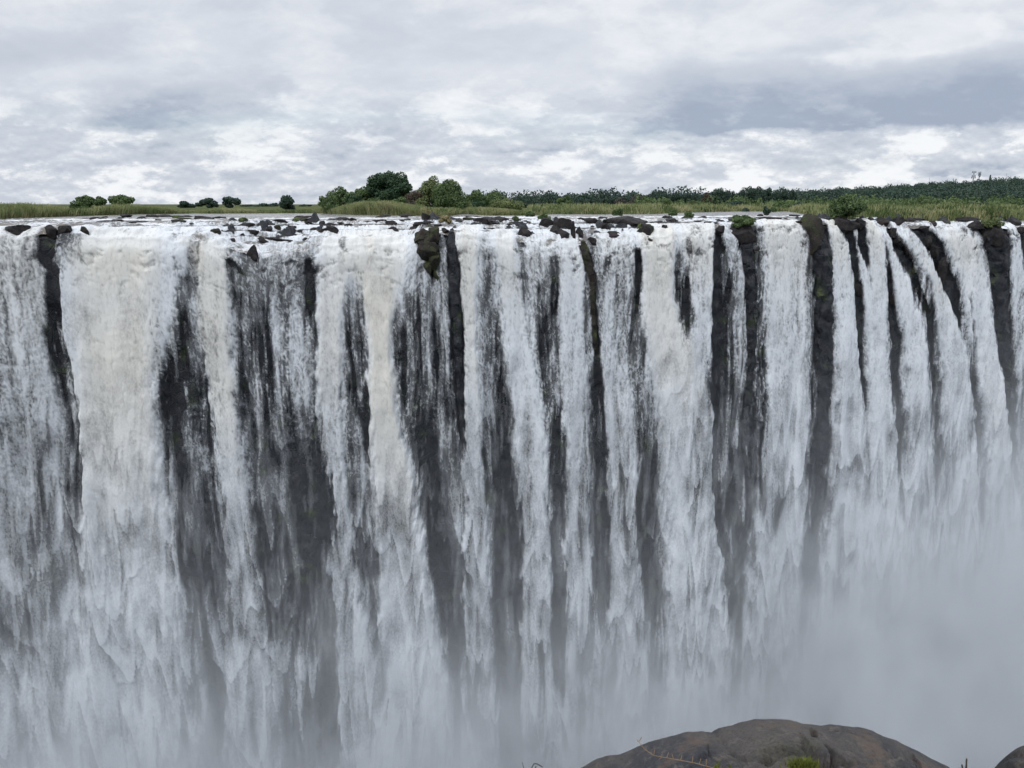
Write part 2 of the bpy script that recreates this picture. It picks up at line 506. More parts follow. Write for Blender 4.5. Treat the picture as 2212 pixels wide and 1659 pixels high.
# streams: (px, py, half width in px, density, cream)
STREAMS = [
 [(20,490,60,.75,.3),(40,560,62,.62,.3),(50,640,66,.66,.2),(60,750,70,.7,.1),(62,900,72,.65,0),(70,1100,75,.62,0),(50,1400,80,.65,0),(50,1650,90,.7,0)],
 [(262,490,98,1,.35),(258,560,104,1,.7),(262,650,92,1,.5),(265,760,86,1,.7),(268,900,86,1,.5),(275,1000,90,.95,.3),(285,1150,98,.9,.12),(295,1300,105,.85,0),(300,1640,115,.8,0)],
 [(420,495,70,.85,.2),(455,540,50,.95,.5),(462,620,36,.95,.6),(470,720,34,.92,.6),(485,850,32,.9,.5),(503,960,34,.88,.2),(522,1100,34,.85,0),(535,1250,34,.8,0),(545,1450,40,.75,0),(550,1650,52,.75,0)],
 [(590,500,60,.64,.1),(600,560,70,.55,.1),(590,640,70,.46,0),(600,760,75,.42,0),(605,900,75,.38,0),(620,1050,70,.30,0),(640,1250,60,.28,0),(670,1640,70,.34,0)],
 [(735,505,60,.95,.4),(728,560,42,1,.3),(718,640,30,.97,.4),(716,760,27,.92,.4),(716,900,26,.85,.1),(730,1080,30,.85,0),(750,1300,36,.82,0),(775,1500,44,.8,0),(785,1650,50,.8,0)],
 [(810,500,85,.95,.5),(800,545,90,1,.5),(818,610,48,1,.7),(824,690,30,1,.8),(828,820,30,1,.75),(838,920,38,1,.6),(855,1040,48,1,.3),(868,1150,52,.97,.05),(885,1320,58,.9,0),(895,1500,66,.85,0),(900,1650,75,.8,0)],
 [(872,560,40,.72,0),(905,600,52,.55,0),(925,680,50,.42,0),(940,780,45,.36,0),(955,860,38,.22,0),(950,1000,30,.14,0),(960,1650,30,.25,0)],
 [(952,590,12,.42,0),(950,640,14,.45,0),(962,700,13,.45,0),(975,790,10,.4,0),(983,860,9,.3,0)],
 [(1010,490,30,.95,.4),(1008,560,22,.95,.6),(1012,660,17,.92,.5),(1016,780,18,.88,.3),(1024,900,20,.85,.1),(1027,1020,24,.85,0),(1032,1200,30,.82,0),(1042,1400,36,.8,0),(1050,1650,50,.8,0)],
 [(1065,490,50,.9,.2),(1060,560,45,.58,.1),(1060,640,42,.48,0),(1070,740,40,.45,0),(1075,850,30,.25,0),(1080,1000,20,.12,0)],
 [(1090,520,24,.95,.4),(1105,640,26,.88,.2),(1120,760,30,.82,0),(1140,900,36,.85,0),(1150,1050,34,.85,0),(1158,1200,34,.82,0),(1165,1400,40,.8,0),(1170,1650,50,.8,0)],
 [(1180,510,70,.85,.15),(1185,570,70,.58,.1),(1190,660,66,.50,0),(1195,800,60,.44,0),(1200,950,40,.3,0),(1205,1100,25,.2,0)],
 [(1238,545,26,.85,.2),(1236,680,28,.8,0),(1244,840,30,.78,0),(1250,980,30,.8,0),(1247,1130,30,.78,0),(1252,1300,32,.78,0),(1255,1650,45,.78,0)],
 [(1330,510,50,.82,.2),(1330,580,50,.60,.1),(1328,680,44,.64,0),(1326,800,40,.74,0),(1332,940,36,.76,0),(1342,1120,40,.78,0),(1350,1300,44,.78,0),(1355,1650,60,.78,0)],
 [(1425,495,55,.95,.6),(1418,570,38,.97,.6),(1420,650,42,.95,.5),(1445,740,58,.95,.4),(1468,860,64,.95,.15),(1485,980,60,.92,0),(1490,1130,58,.9,0),(1500,1300,58,.88,0),(1505,1650,70,.85,0)],
 [(1510,488,50,.92,.4),(1512,570,36,.84,.3),(1517,680,26,.8,0),(1520,800,22,.8,0)],
 [(1574,490,16,.75,0),(1584,550,18,.66,0),(1595,640,16,.6,0),(1602,740,13,.55,0),(1600,850,22,.4,0),(1570,1000,18,.35,0),(1580,1300,18,.3,0)],
 [(1690,478,60,.9,.5),(1696,560,60,.84,.3),(1698,700,60,.82,.05),(1696,860,60,.82,0),(1686,1020,62,.82,0),(1672,1200,62,.82,0),(1668,1400,66,.8,0),(1665,1650,80,.8,0)],
 [(1800,479,16,.9,.6),(1812,530,22,.92,.4),(1820,640,30,.9,0),(1825,780,36,.9,0),(1828,920,42,.88,0),(1828,1060,50,.85,0),(1815,1250,64,.82,0),(1815,1650,90,.8,0)],
 [(1842,487,5,.7,.2),(1852,540,5,.75,.1),(1862,600,9,.8,0),(1872,660,12,.8,0),(1880,740,16,.8,0)],
 [(1884,477,18,.92,.5),(1889,560,24,.88,.2),(1890,680,28,.88,0),(1893,820,32,.88,0),(1900,960,30,.86,0),(1905,1150,50,.82,0),(1905,1650,80,.8,0)],
 [(1908,500,8,.8,.1),(1924,545,11,.9,.1),(1944,610,17,.9,.1),(1962,690,24,.88,0),(1975,780,30,.86,0),(1978,900,34,.84,0),(1978,1100,45,.82,0),(1980,1650,80,.8,0)],
 [(1945,490,20,.7,.1),(1965,515,22,.8,.1),(1993,560,17,.9,.2),(2020,620,17,.95,.3),(2036,680,26,.95,.1),(2052,760,36,.92,0),(2060,900,40,.9,0),(2065,1060,46,.85,0),(2070,1650,80,.8,0)],
 [(2045,488,60,.86,.2),(2075,520,48,.92,.4),(2095,590,40,.92,.2),(2106,660,36,.92,0),(2125,760,38,.92,.1),(2142,890,34,.92,.2),(2150,1040,34,.88,0),(2155,1250,50,.84,0),(2160,1650,70,.8,0)],
 [(1930,490,16,.35,0),(1958,540,18,.36,0),(1985,610,20,.34,0),(2002,680,20,.32,0),(2012,800,18,.28,0),(2018,950,16,.25,0)],
 [(2192,490,14,.8,.2),(2193,560,20,.82,0),(2196,680,22,.7,0),(2200,820,22,.6,0),(2207,1000,30,.6,0),(2210,1650,60,.7,0)],
 [(150,520,20,.45,0),(160,580,26,.55,0),(168,660,28,.55,0),(182,760,27,.5,0),(192,900,26,.45,0),(205,1100,28,.45,0)],
 [(385,495,46,.72,0),(388,560,42,.62,0),(390,640,38,.52,0),(392,740,30,.3,0),(395,860,22,.15,0)],
 [(776,600,24,.46,0),(777,690,24,.42,0),(776,770,20,.34,0),(780,850,14,.2,0)],
 [(2290,490,60,.8,.2),(2300,800,70,.8,0),(2300,1650,80,.8,0)], [(-110,490,70,.8,.2),(-100,800,80,.8,0),(-90,1650,90,.8,0)],
]
# dark rock showing between the streams: (px, py, half width, strength)
GAPS = [
 [(100,488,15,.95),(104,530,14,.95),(103,560,13,.9),(118,585,12,.95),(124,640,12,.85),(124,720,17,.7),(148,800,17,.6),(170,900,15,.6),(180,1000,12,.5),(185,1100,10,.3)],
 [(128,490,14,.4),(150,500,26,.62),(150,560,26,.6)],
 [(415,505,10,.5),(420,560,11,.6),(418,620,10,.4)], [(385,690,14,.3),(382,780,20,.65),(385,900,20,.7),(395,1000,18,.55),(430,1120,20,.4)],
 [(545,535,9,.8),(552,560,8,.6)], [(500,560,8,.6),(505,640,8,.5)],
 [(668,560,10,.6),(672,640,10,.7),(660,760,8,.4)], [(555,700,12,.4),(560,860,20,.4),(575,1000,22,.4)], [(520,640,10,.4),(528,760,14,.45),(540,900,12,.4)],
 [(640,1000,20,.4),(655,1090,26,.75),(690,1220,24,.8),(710,1350,24,.75),(720,1640,22,.55)], [(690,900,12,.5),(705,1040,14,.75),(722,1150,10,.7)],
 [(775,590,14,.3),(775,650,18,.42),(772,740,20,.6),(778,830,18,.6),(790,920,10,.8),(800,1000,8,.6)],
 [(735,500,10,.5),(738,545,11,.5)], [(690,500,8,.4),(640,490,10,.6)],
 [(885,640,10,.4),(885,760,20,.55),(900,880,28,.6),(930,980,30,.7),(945,1100,32,.7),(965,1240,34,.7),(985,1400,24,.5)],
 [(925,490,24,1),(926,530,21,1),(930,560,15,1),(936,585,7,.9)], [(972,505,11,1),(978,560,12,1),(984,640,13,1),(988,720,14,1),(992,800,14,.98),(997,880,10,.9),(1000,960,8,.7)],
 [(1078,890,10,.5),(1085,980,18,.8),(1085,1100,24,.85),(1092,1250,34,.85),(1098,1420,30,.75),(1100,1640,26,.4)],
 [(1195,560,9,.5),(1200,660,9,.6)], [(1205,880,8,.5),(1208,980,12,.75),(1205,1120,14,.8),(1205,1300,16,.6),(1210,1500,14,.4)],
 [(1260,520,10,1),(1266,555,12,1),(1278,600,9,.95),(1278,660,7,.9),(1283,700,8,.9),(1290,780,10,.85),(1294,900,12,.85),(1298,1020,13,.9),(1300,1200,14,.9),(1302,1360,12,.7)],
 [(1375,540,8,.8),(1378,590,9,.85),(1376,650,6,.7)], [(1312,560,8,.6),(1306,600,7,.5)],
 [(1478,600,9,.4),(1477,640,12,.75),(1474,690,11,.6),(1478,740,8,.3)], [(1445,528,5,.4),(1446,552,5,.4)], [(1487,515,6,.5),(1488,540,6,.5),(1487,565,5,.4)],
 [(1390,1040,10,.3),(1385,1150,14,.4),(1400,1300,12,.4)],
 [(1552,492,9,.95),(1548,560,13,1),(1546,650,17,1),(1546,760,18,.92),(1545,880,14,.9),(1540,1000,13,.9),(1548,1130,11,.8),(1572,1220,12,.8),(1580,1330,12,.6)],
 [(1603,488,22,1),(1610,530,20,1),(1618,590,17,1),(1622,680,15,1),(1620,780,13,.95),(1612,880,12,.9),(1596,980,14,.9),(1588,1080,13,.85),(1585,1200,10,.7)],
 [(1752,478,26,1),(1766,520,24,1),(1776,580,18,1),(1777,700,16,1),(1774,820,16,1),(1768,940,16,1),(1760,1060,16,.95),(1752,1180,12,.8),(1748,1280,12,.4)],
 [(1832,484,12,.95),(1838,540,9,.95),(1846,600,9,.95),(1850,660,9,.9),(1854,760,8,.9),(1862,860,6,.7)], [(1862,480,10,.9),(1866,540,8,.85),(1874,600,6,.7)],
 [(1916,580,8,.8),(1918,660,8,.9),(1926,740,9,.85),(1930,840,8,.8),(1935,920,7,.6)],
 [(1925,484,14,.6),(1940,520,14,.6),(1958,560,12,.62),(1978,610,12,.65),(1996,660,12,.65),(2004,720,13,.65),(2012,800,13,.6),(2018,900,12,.5),(2022,1000,12,.3)],
 [(1990,500,8,.4),(2014,545,8,.6),(2030,575,9,.8),(2042,605,7,.9),(2048,625,4,.7)],
 [(2088,640,4,.3),(2098,800,6,.5),(2104,900,8,.5)],
 [(2140,488,26,1),(2148,540,24,1),(2150,600,20,1),(2152,660,18,1),(2160,730,14,.95),(2170,820,12,.9),(2178,920,10,.8),(2186,1050,8,.5)],
]
U0, U1, S0, S1 = -96.0, 124.0, -RAMP, 104.0
NU, NS = 1640, 720
us = np.linspace(U0, U1, NU, dtype=F32)
ss = np.concatenate([np.linspace(S0, -0.2, 95), np.linspace(0, S1, NS - 95)]).astype(F32)
U, S = np.meshgrid(us, ss)

def band(poly, key):
    q = [to_us(p[0], p[1]) for p in poly]
    sv = np.array([a[1] for a in q]); o = np.argsort(sv)
    uv = np.array([a[0] for a in q])[o]
    wv = np.array([p[2] * a[2] * 1.03 / FPX for p, a in zip(poly, q)])[o]
    dv = np.array([p[3] for p in poly])[o]
    sv = sv[o]
    cv = np.array([p[4] for p in poly])[o] if key else None
    f = lambda arr: np.interp(ss, sv, arr)[:, None].astype(F32)
    return sv, f(uv), f(wv), f(dv), (f(cv) if key else None)

jit = 0.75 * fbm(U * 0.35, S * 0.13, 21, 4, 0.55) + 0.55 * fbm(U * 1.3, S * 0.33, 31, 3)      # metres of wander of the edges
J = jit * (0.75 + 0.75 * smooth(0, 45, S))
keep = np.ones_like(U); cream = np.zeros_like(U)
for k_, st in enumerate(STREAMS):
    thin = 1.0 if k_ in (1, 5, 14) else 0.90 if k_ >= 17 else 0.84
    sv, uc, w, d, c = band(st, True)
    top = smooth(sv[0] - 1.5, sv[0] + 0.5, ss)[:, None] if sv[0] > 4 else 1.0
    bot = (1 - smooth(sv[-1] - 6, sv[-1] + 3, ss)[:, None]) if sv[-1] < 60 else 1.0
    w = w * (1 + 0.32 * smooth(22, 75, ss)[:, None])
    r = np.abs(U + J - uc) / w
    prof = (1 - smooth(0.55, 1.40, r)) * d * top * bot * thin
    keep *= (1 - prof)
    cream = np.maximum(cream, (1 - smooth(0.45, 1.1, r)) * c)
D = 1 - keep
base = np.interp(U, [-96, 30, 42, 60, 124], [0.46, 0.46, 0.34, 0.16, 0.12]).astype(F32)
D = np.maximum(D, base * (0.8 + 0.5 * fbm(U * 0.5, S * 0.06, 41, 3)))
for g in GAPS:
    sv, uc, w, d, _ = band(g, False)
    top = smooth(sv[0] - 1.2, sv[0] + 0.3, ss)[:, None] if sv[0] > 1.0 else 1.0
    bot = (1 - smooth(sv[-1] - 3, sv[-1] + 4, ss)[:, None])
    r = np.abs(U + J * 0.75 - uc) / (w * (0.66 if g[0][0] > 1540 else 0.90))
    lacy = 0.85 if (g[0][0] < 1240 and g[0][3] < 0.95) else 0.97
    D *= 1 - (1 - smooth(0.62, 1.45, r)) * d * top * bot * lacy
# upstream of the brink: a sheet of broken water on the sloping head
ramp_w = smooth(-0.3, -7.0, S)
zz_ = surf(U, S)[1]
steep = np.clip(-np.gradient(zz_, axis=0) / np.maximum(np.gradient(ss)[:, None], 1e-3) * 1.6, 0, 1)
D = D * (1 - ramp_w) + ramp_w * np.clip(0.16 + 0.50 * steep + 0.50 * fbm(U * 0.14, S * 0.30, 51, 4) + 0.25 * smooth(-5, -1, S), 0.02, 0.95)
D = D * (1 - (0.62 - 0.30 * np.clip(cream, 0, 1)) * smooth(0.02, 0.50, fbm(U * 0.34, S * 0.42, 55, 4, 0.6)) * smooth(9, 3, S) * smooth(-9, -4, S))
cream *= 1 - 0.6 * ramp_w

# --- texture of the falling water
wu = 0.45 * perlin(U * 0.9, S * 0.6, 61); wv_ = 0.45 * perlin(U * 0.9, S * 0.6, 62)
lace1 = 1 - np.abs(perlin(U * 1.5 + wu, S * 0.85 + wv_, 63)) * 1.6
lace2 = 1 - np.abs(perlin(U * 3.0 + wu * 2, S * 1.7 + wv_ * 2, 64)) * 1.6
colm = fbm(U * 0.9, S * 0.035, 65, 3)                                    # long vertical strands
Uw = U + 0.9 * perlin(U * 0.16, S * 0.06, 170) + 0.30 * perlin(U * 0.5, S * 0.16, 171)
deep = smooth(18, 60, S)
strand = 0.85 * fbm(Uw * 0.62, S * 0.035, 165, 3) + 0.48 * (1 - 0.7 * deep) * fbm(Uw * 1.9, S * 0.11, 166, 3, 0.6) + 0.25 * fbm(U * 0.5, S * 0.22, 167, 3)
Dm = np.clip(D + 0.62 * strand * smooth(0.5, 9, S) * (1.05 - 0.62 * D), 0, 1) * smooth(0.03, 0.20, D)
grain = 0.5 + 0.66 * fbm(U * 1.45 + wu * 0.5, S * 0.36 + wv_ * 0.3, 66, 5, 0.72)
lace = 0.58 * grain + 0.20 * lace1 + 0.22 * lace2 + 0.14 * fbm(U * 0.28, S * 0.10, 67, 3)
lacy_zone = np.clip(1.6 - 2.0 * np.abs(D - 0.55), 0, 1) * smooth(30, 8, S) * smooth(-4, 0, S)
a_top = smooth(-0.24, 0.26, lace - (1.03 - 1.02 * Dm) - 0.07 * lacy_zone)
veil = (1 - 0.8 * ramp_w) * np.clip(0.55 * smooth(0.12, 0.75, Dm) * (0.85 + 0.6 * colm), 0, 0.56)
pits = 0.8 * smooth(0.50, 0.90, 0.5 + 0.62 * fbm(U * 1.7 + 9, S * 0.50, 68, 3, 0.6)) + 0.4 * smooth(0.55, 0.85, 0.5 + 0.6 * perlin(U * 2.9, S * 1.0, 69))
a_top = (veil + (1 - veil) * a_top) * (1 - (0.22 + 0.30 * (1 - Dm)) * np.clip(pits, 0, 1))
def fronts(L, f, amp, seed, sharp):
    """comet shaped bursts: a hard ragged lower edge that fades upward, pointed where strands run ahead"""
    ph = (-amp * np.abs(perlin(U * f, S * 0.03, seed)) * 2.2 + amp * 1.1 * perlin(U * f * 0.37, S * 0.02, seed + 1)
          + 0.35 * fbm(U * 2.1, S * 0.35, seed + 2, 3) * L * 0.22)
    t = (S * (1.0 + 0.0 * S) + ph) / L + 5.0
    fr = t - np.floor(t)
    cell = np.floor(t)
    rnd = 0.5 + 0.9 * perlin(U * f * 0.9 + cell * 7.31, cell * 3.17 + 0.5, seed + 3)
    return fr ** sharp * np.clip(rnd, 0.05, 1.1)
bil = 1 - np.abs(fbm(U * 0.30 + 0.3 * wu, S * 0.20 + 0.3 * wv_, 141, 3, 0.45)) * 2.2       # rounded puffs with creases between
bil2 = 1 - np.abs(perlin(U * 0.85 + wu, S * 0.60 + wv_, 144)) * 1.8
puff = np.clip(0.62 * bil + 0.38 * bil2, -0.5, 1)
a_top = a_top * (1 - 0.20 * smooth(0.50, -0.25, puff) * smooth(-9, -3, S))
fr1 = fronts(18.0, 0.22, 12.0, 71, 2.0)
fr2 = fronts(11.0, 0.42, 8.0, 81, 2.2)
fr3 = 0.6 * fronts(6.5, 0.85, 5.0, 91, 2.0)
tong = np.clip(0.55 * fr1 + 0.50 * fr2 + 0.35 * fr3, 0, 1.2)
cloudy = fbm(Uw * 0.20, S * 0.10 + 0.4 * perlin(U * 0.2, S * 0.1, 105), 101, 4, 0.5)
wisp = smooth(0.05, 0.75, fbm(U * 0.55 + 3, S * 0.045, 103, 4, 0.6) + 0.45 * tong * fbm(U * 0.3, S * 0.05, 104, 2) + 0.1) * np.interp(U, [-96, 30, 60, 124], [0.30, 0.24, 0.16, 0.16])
a_low = np.clip(smooth(0.02, 1.02, smooth(0.12, 0.88, Dm) * 0.73 + (tong - 0.22) * 1.15 * (0.22 + 0.8 * D) + 0.52 * cloudy * (0.12 + D) + 0.03 + 0.16 * strand * D) * 0.96, 0, 1)
a_low = a_low + (1 - a_low) * wisp * smooth(0.0, 0.25, D + 0.10)
mw = smooth(14, 46, S + 12 * perlin(U * 0.12, S * 0.05, 111))
A = a_top * (1 - mw) + a_low * mw
A = A * (1 - 0.34 * smooth(-0.05, 0.70, fbm(U * 0.22 + 5, S * 0.13, 180, 4, 0.55)) * smooth(2, 8, S))
thread = smooth(0.34, 0.62, fbm(Uw * 1.25 + 31, S * 0.05, 190, 3, 0.6)) * smooth(0.35, 0.75, grain + 0.12) * smooth(2, 9, S) * (1 - 0.7 * mw) * np.interp(U, [-96, 35, 60, 124], [0.60, 0.60, 0.42, 0.40])
A = np.clip(A, 0, 1)
A *= np.maximum(smooth(0.02, 0.12, D), 0.8 * mw)
A = np.maximum(A, thread)
A = np.maximum(A, np.clip(0.05 + 0.26 * cloudy + 0.34 * strand, 0.0, 0.42) * mw * np.interp(U, [-96, 34, 50, 124], [1.0, 1.0, 0.35, 0.3]))
silt = np.clip(perlin(U * 0.35, S * 0.12, 121) - 0.15, 0, 1) * smooth(14, 1, S) * smooth(-8, -1, S) * 0.55 * cream

# --- shape
sy_, sz_ = surf(U, S)
thick = 0.25 + D * (0.5 + 1.6 * smooth(0, 30, S)) + 0.05 * A * lace + mw * tong * 0.30 + 0.9 * fbm(U * 0.18, S * 0.07, 131, 3) * smooth(2, 25, S)
thick = thick + (0.10 * smooth(-1, 4, S)) * puff * D
thick = np.clip(thick, 0.2, None)
rise = smooth(1.5, -3.0, S)                                              # on the head the water lies on top, on the face it hangs in front
Xw = U
Yw = sy_ - thick * (1 - rise)
Zw = sz_ + (0.12 + 0.30 * (lace - 0.4) * (0.3 + D)) * rise + 0.06 + (0.20 * puff - 0.07 + 0.22 * fbm(U * 0.5, S * 0.5, 147, 3)) * smooth(-13, -7, S) * smooth(1.5, -1.5, S) * D

# --- one object for every curtain, cut where dark rock parts the falls
CUTS = [[(120,480),(122,700),(165,880),(190,1650)],
        [(385,480),(392,560),(372,700),(382,900),(410,1100),(425,1650)],
        [(520,480),(520,600),(528,760),(545,900),(575,1100),(600,1650)],
        [(685,480),(682,620),(680,800),(695,1000),(715,1200),(730,1650)],
        [(770,480),(775,640),(778,830),(800,1000),(815,1300),(830,1650)],
        [(948,480),(942,580),(930,620),(890,760),(905,900),(925,1100),(965,1650)],
        [(972,480),(978,560),(988,720),(995,850),(990,1000),(1000,1650)],
        [(1080,480),(1085,560),(1088,700),(1086,950),(1088,1200),(1105,1650)],
        [(1208,480),(1200,700),(1206,950),(1206,1300),(1212,1650)],
        [(1260,480),(1268,560),(1284,700),(1294,900),(1300,1200),(1305,1650)],
        [(1380,480),(1378,600),(1372,720),(1390,900),(1395,1200),(1420,1650)],
        [(1552,480),(1546,700),(1543,950),(1570,1220),(1580,1650)],
        [(1608,480),(1620,650),(1614,880),(1592,1050),(1590,1650)],
        [(1760,480),(1777,640),(1770,920),(1750,1200),(1745,1650)],
        [(1832,480),(1846,600),(1854,760),(1868,950),(1872,1650)],
        [(1908,480),(1916,600),(1928,820),(1940,1000),(1945,1650)],
        [(1932,480),(1975,605),(2005,720),(2018,900),(2025,1650)],
        [(2000,480),(2035,590),(2075,680),(2095,800),(2108,960),(2115,1650)],
        [(2140,480),(2150,620),(2172,840),(2188,1060),(2195,1650)]]
FALLS = [
 'grey broken curtain of falling water at the left end of the falls',
 'widest curtain, a dense cream-tinted sheet beside the first dark rock notch from the left',
 'narrow bright cream ribbon of water to the right of the widest curtain',
 'thin grey veil of water under the small cascades over dark ledges',
 'white column of water falling just left of a dark lacy patch of cliff',
 'brightest cream stream, narrow above and thick below, left of the bare black buttress',
 'thin lacy trickle running down the bare black buttress',
 'white curtain hugging the right side of the bare black buttress',
 'lacy curtain below the group of large dark rocks on the brink',
 'pale curtain falling left of a narrow black cleft with a mossy top',
 'speckled curtain falling right of a narrow black cleft with a mossy top',
 'broad white burst of water with a cream top left of the bush-topped rock',
 'slim veil of water between two black strips under the bush-topped rock',
 'broad even curtain ending at a tall reddish-black rock pillar',
 'single smooth white plume just right of the tall reddish-black rock pillar',
 'white stream below the leafy round bush on the brink',
 'slanting ribbon of water beside the dark stepped rocks',
 'slanting cream ribbon of water right of the dark stepped rocks',
 'thick white double stream spreading out left of the last dark rock face',
 'white stream at the right end of the falls beyond the last dark rock face']
def line_u(poly):
    q = sorted([(to_us(*p)[1], to_us(*p)[0]) for p in poly])
    return np.interp(ss, [a for a, _ in q], [b_ for _, b_ in q])
owner = np.zeros(U.shape, np.int32)
for c in CUTS:
    owner += (U + 0.6 * J) > line_u(c)[:, None]
FQ = grid_faces(NU, NS)
fa = A.ravel()[FQ].max(1)
fo_ = owner.ravel()[FQ[:, 0]]
co = np.stack([Xw, Yw, Zw], -1).reshape(-1, 3)
for i, lab in enumerate(FALLS):
    sel = FQ[(fo_ == i) & (fa > 0.05)]
    if not len(sel): continue
    idx, inv = np.unique(sel, return_inverse=True)
    o = mesh_obj('waterfall', co[idx], inv.reshape(-1, 4), M_FOAM, None,
                 {'alpha': A.ravel()[idx], 'cream': np.clip(cream.ravel()[idx], 0, 1), 'silt': silt.ravel()[idx]})
    tag(o, lab, 'waterfall', 'curtains of water along the cliff')

# ----------------------------------------------------------------------------------------------
# cliff rock behind the water
# ----------------------------------------------------------------------------------------------
def build_cliff():
    nu, ns = 1000, 330
    u = np.linspace(-130, 160, nu, dtype=F32); s = np.concatenate([np.linspace(-RAMP - 3, 0, 70), np.linspace(0.3, 112, ns - 70)]).astype(F32)
    UU, SS = np.meshgrid(u, s)
    y, z = surf(UU, SS)
    # blocky basalt: vertical joints and ledges
    bl = np.floor((UU + 1.2 * perlin(UU * 0.3, SS * 0.1, 202)) / 2.6)
    led = np.floor((SS + 2.0 * perlin(UU * 0.15, SS * 0.2, 203)) / 4.5)
    blk = perlin(bl * 0.73 + 0.37, led * 0.61 + 0.19, 204)
    face = smooth(-0.5, 2.0, SS)
    rough = 0.9 * blk + 0.8 * fbm(UU * 0.35, SS * 0.3, 205, 5) + 1.3 * perlin(UU * 0.12, SS * 0.02, 206)
    y = y + (0.9 + np.clip(rough, -1.0, 2.0) * 0.7) * face
    o_u = [to_us(p, 500)[0] for p in (0, 200, 380, 430, 680, 730, 860, 900, 1000, 1080, 1400, 1440, 1540, 1620, 1640, 1740, 1790, 2212)]
    o_a = np.interp(UU, o_u, [.5, .25, .2, 1.0, 1.0, .25, .3, 1.0, .6, .9, .9, .2, .3, .8, .4, .6, 1.0, 1.0])
    crag = np.clip(fbm(UU * 0.30, SS * 0.26, 208, 5, 0.6) - 0.02, 0, 1) * 3.4
    crag = crag * smooth(-1.0, -3.0, SS) * smooth(-RAMP - 2, -RAMP + 4, SS) * o_a
    z = z - 0.25 * (1 - face) + 0.25 * fbm(UU * 0.4, SS * 0.5, 207, 4) * (1 - face) - 0.15 + crag
    o = mesh_obj('cliff', np.stack([UU, y, z], -1).reshape(-1, 3), grid_faces(nu, ns), M_CLIFF)
    tag(o, 'dark wet basalt cliff behind the falling water', 'cliff', kind='structure')
build_cliff()

# ----------------------------------------------------------------------------------------------
# river above the falls
# ----------------------------------------------------------------------------------------------
def build_river():
    nu, nv = 900, 420
    u = np.linspace(-190, 260, nu, dtype=F32)
    t = np.concatenate([np.linspace(0.3, RAMP, 130), RAMP + (np.linspace(0, 1, nv - 130) ** 1.7 * 200)[1:], [215]]).astype(F32)
    UU, T = np.meshgrid(u, t)
    y, z0 = surf(UU, -T)
    near = smooth(80, 12, T)
    wave = (0.16 * fbm(UU * 0.20, y * 0.40, 301, 4) + 0.12 * fbm(UU * 0.75, y * 1.5, 302, 3)) * (0.2 + near)
    # low ledges under the river raise lines of white water across it
    ln = 1 - np.abs(perlin(UU * 0.045 + 0.3 * perlin(UU * 0.2, y * 0.2, 306), y * 0.17, 305)) * 2.2
    ln = np.clip(ln, 0, 1) ** 2
    wave = wave + 0.22 * ln * near * smooth(10, 16, T)
    z = z0 + wave + 0.04
    steep = np.clip(-np.gradient(z0, axis=0) / np.gradient(t)[:, None] * -2.0, 0, 1)
    foam = 0.10 + 0.08 * near + 0.40 * ln * near + 0.36 * fbm(UU * 0.07, y * 0.28, 303, 4) + 0.7 * wave + 0.22 * steep
    foam = foam - 0.10 * smooth(60, 130, T)
    o = mesh_obj('river', np.stack([UU, y, z], -1).reshape(-1, 3), grid_faces(nu, len(t))[:, ::-1], M_RIVER, None, {'foam': foam})
    tag(o, 'river sliding over rapids toward the brink of the falls', 'river', kind='structure')
build_river()


# ----------------------------------------------------------------------------------------------
# the gorge: its floor, and the side the viewer stands on
# ----------------------------------------------------------------------------------------------
GORGE_Z = -104.0
def build_gorge():
    nu, nv = 120, 60
    UU, VV = np.meshgrid(np.linspace(-260, 300, nu, dtype=F32), np.linspace(-15, 190, nv, dtype=F32))
    z = GORGE_Z + 1.2 * fbm(UU * 0.06, VV * 0.06, 401, 4)
    o = mesh_obj('gorge_floor', np.stack([UU, VV, z], -1).reshape(-1, 3), grid_faces(nu, nv)[:, ::-1], M_CLIFF)
    tag(o, 'dark water and rock at the bottom of the gorge', 'gorge', kind='structure')
    nu, ns = 300, 140
    UU, SS = np.meshgrid(np.linspace(-260, 300, nu, dtype=F32), np.linspace(0, 1, ns, dtype=F32))
    # profile: level ground behind the viewer, an edge just in front of the feet, then the wall down
    g = np.clip(SS * 4, 0, 1); f = np.clip((SS - 0.25) / 0.75, 0, 1)
    edge = 1.45 + 1.2 * np.clip(np.abs(UU) - 3.5, 0, 30) / 30 * perlin(UU * 0.05, UU * 0 + 2.0, 411) + 0.30 * UU * smooth(8, 60, np.abs(UU))
    y = -60 + (60 + edge) * g + 5.0 * f ** 0.7
    z = 1.0 - 0.35 * smooth(0.9, 1.0, g) + (GORGE_Z - 2.5) * f
    rough = fbm(UU * 0.12, SS * 9, 412, 5)
    y = y + rough * 1.3 * smooth(0.0, 0.05, f)
    z = z + 0.12 * fbm(UU * 0.5, y * 0.5, 413, 3) * (1 - smooth(0, 0.02, f))
    o = mesh_obj('near_cliff', np.stack([UU, y, z], -1).reshape(-1, 3), grid_faces(nu, ns)[:, ::-1], M_NEAR)
    tag(o, 'viewer side wall of the gorge', 'cliff', kind='structure')
build_gorge()

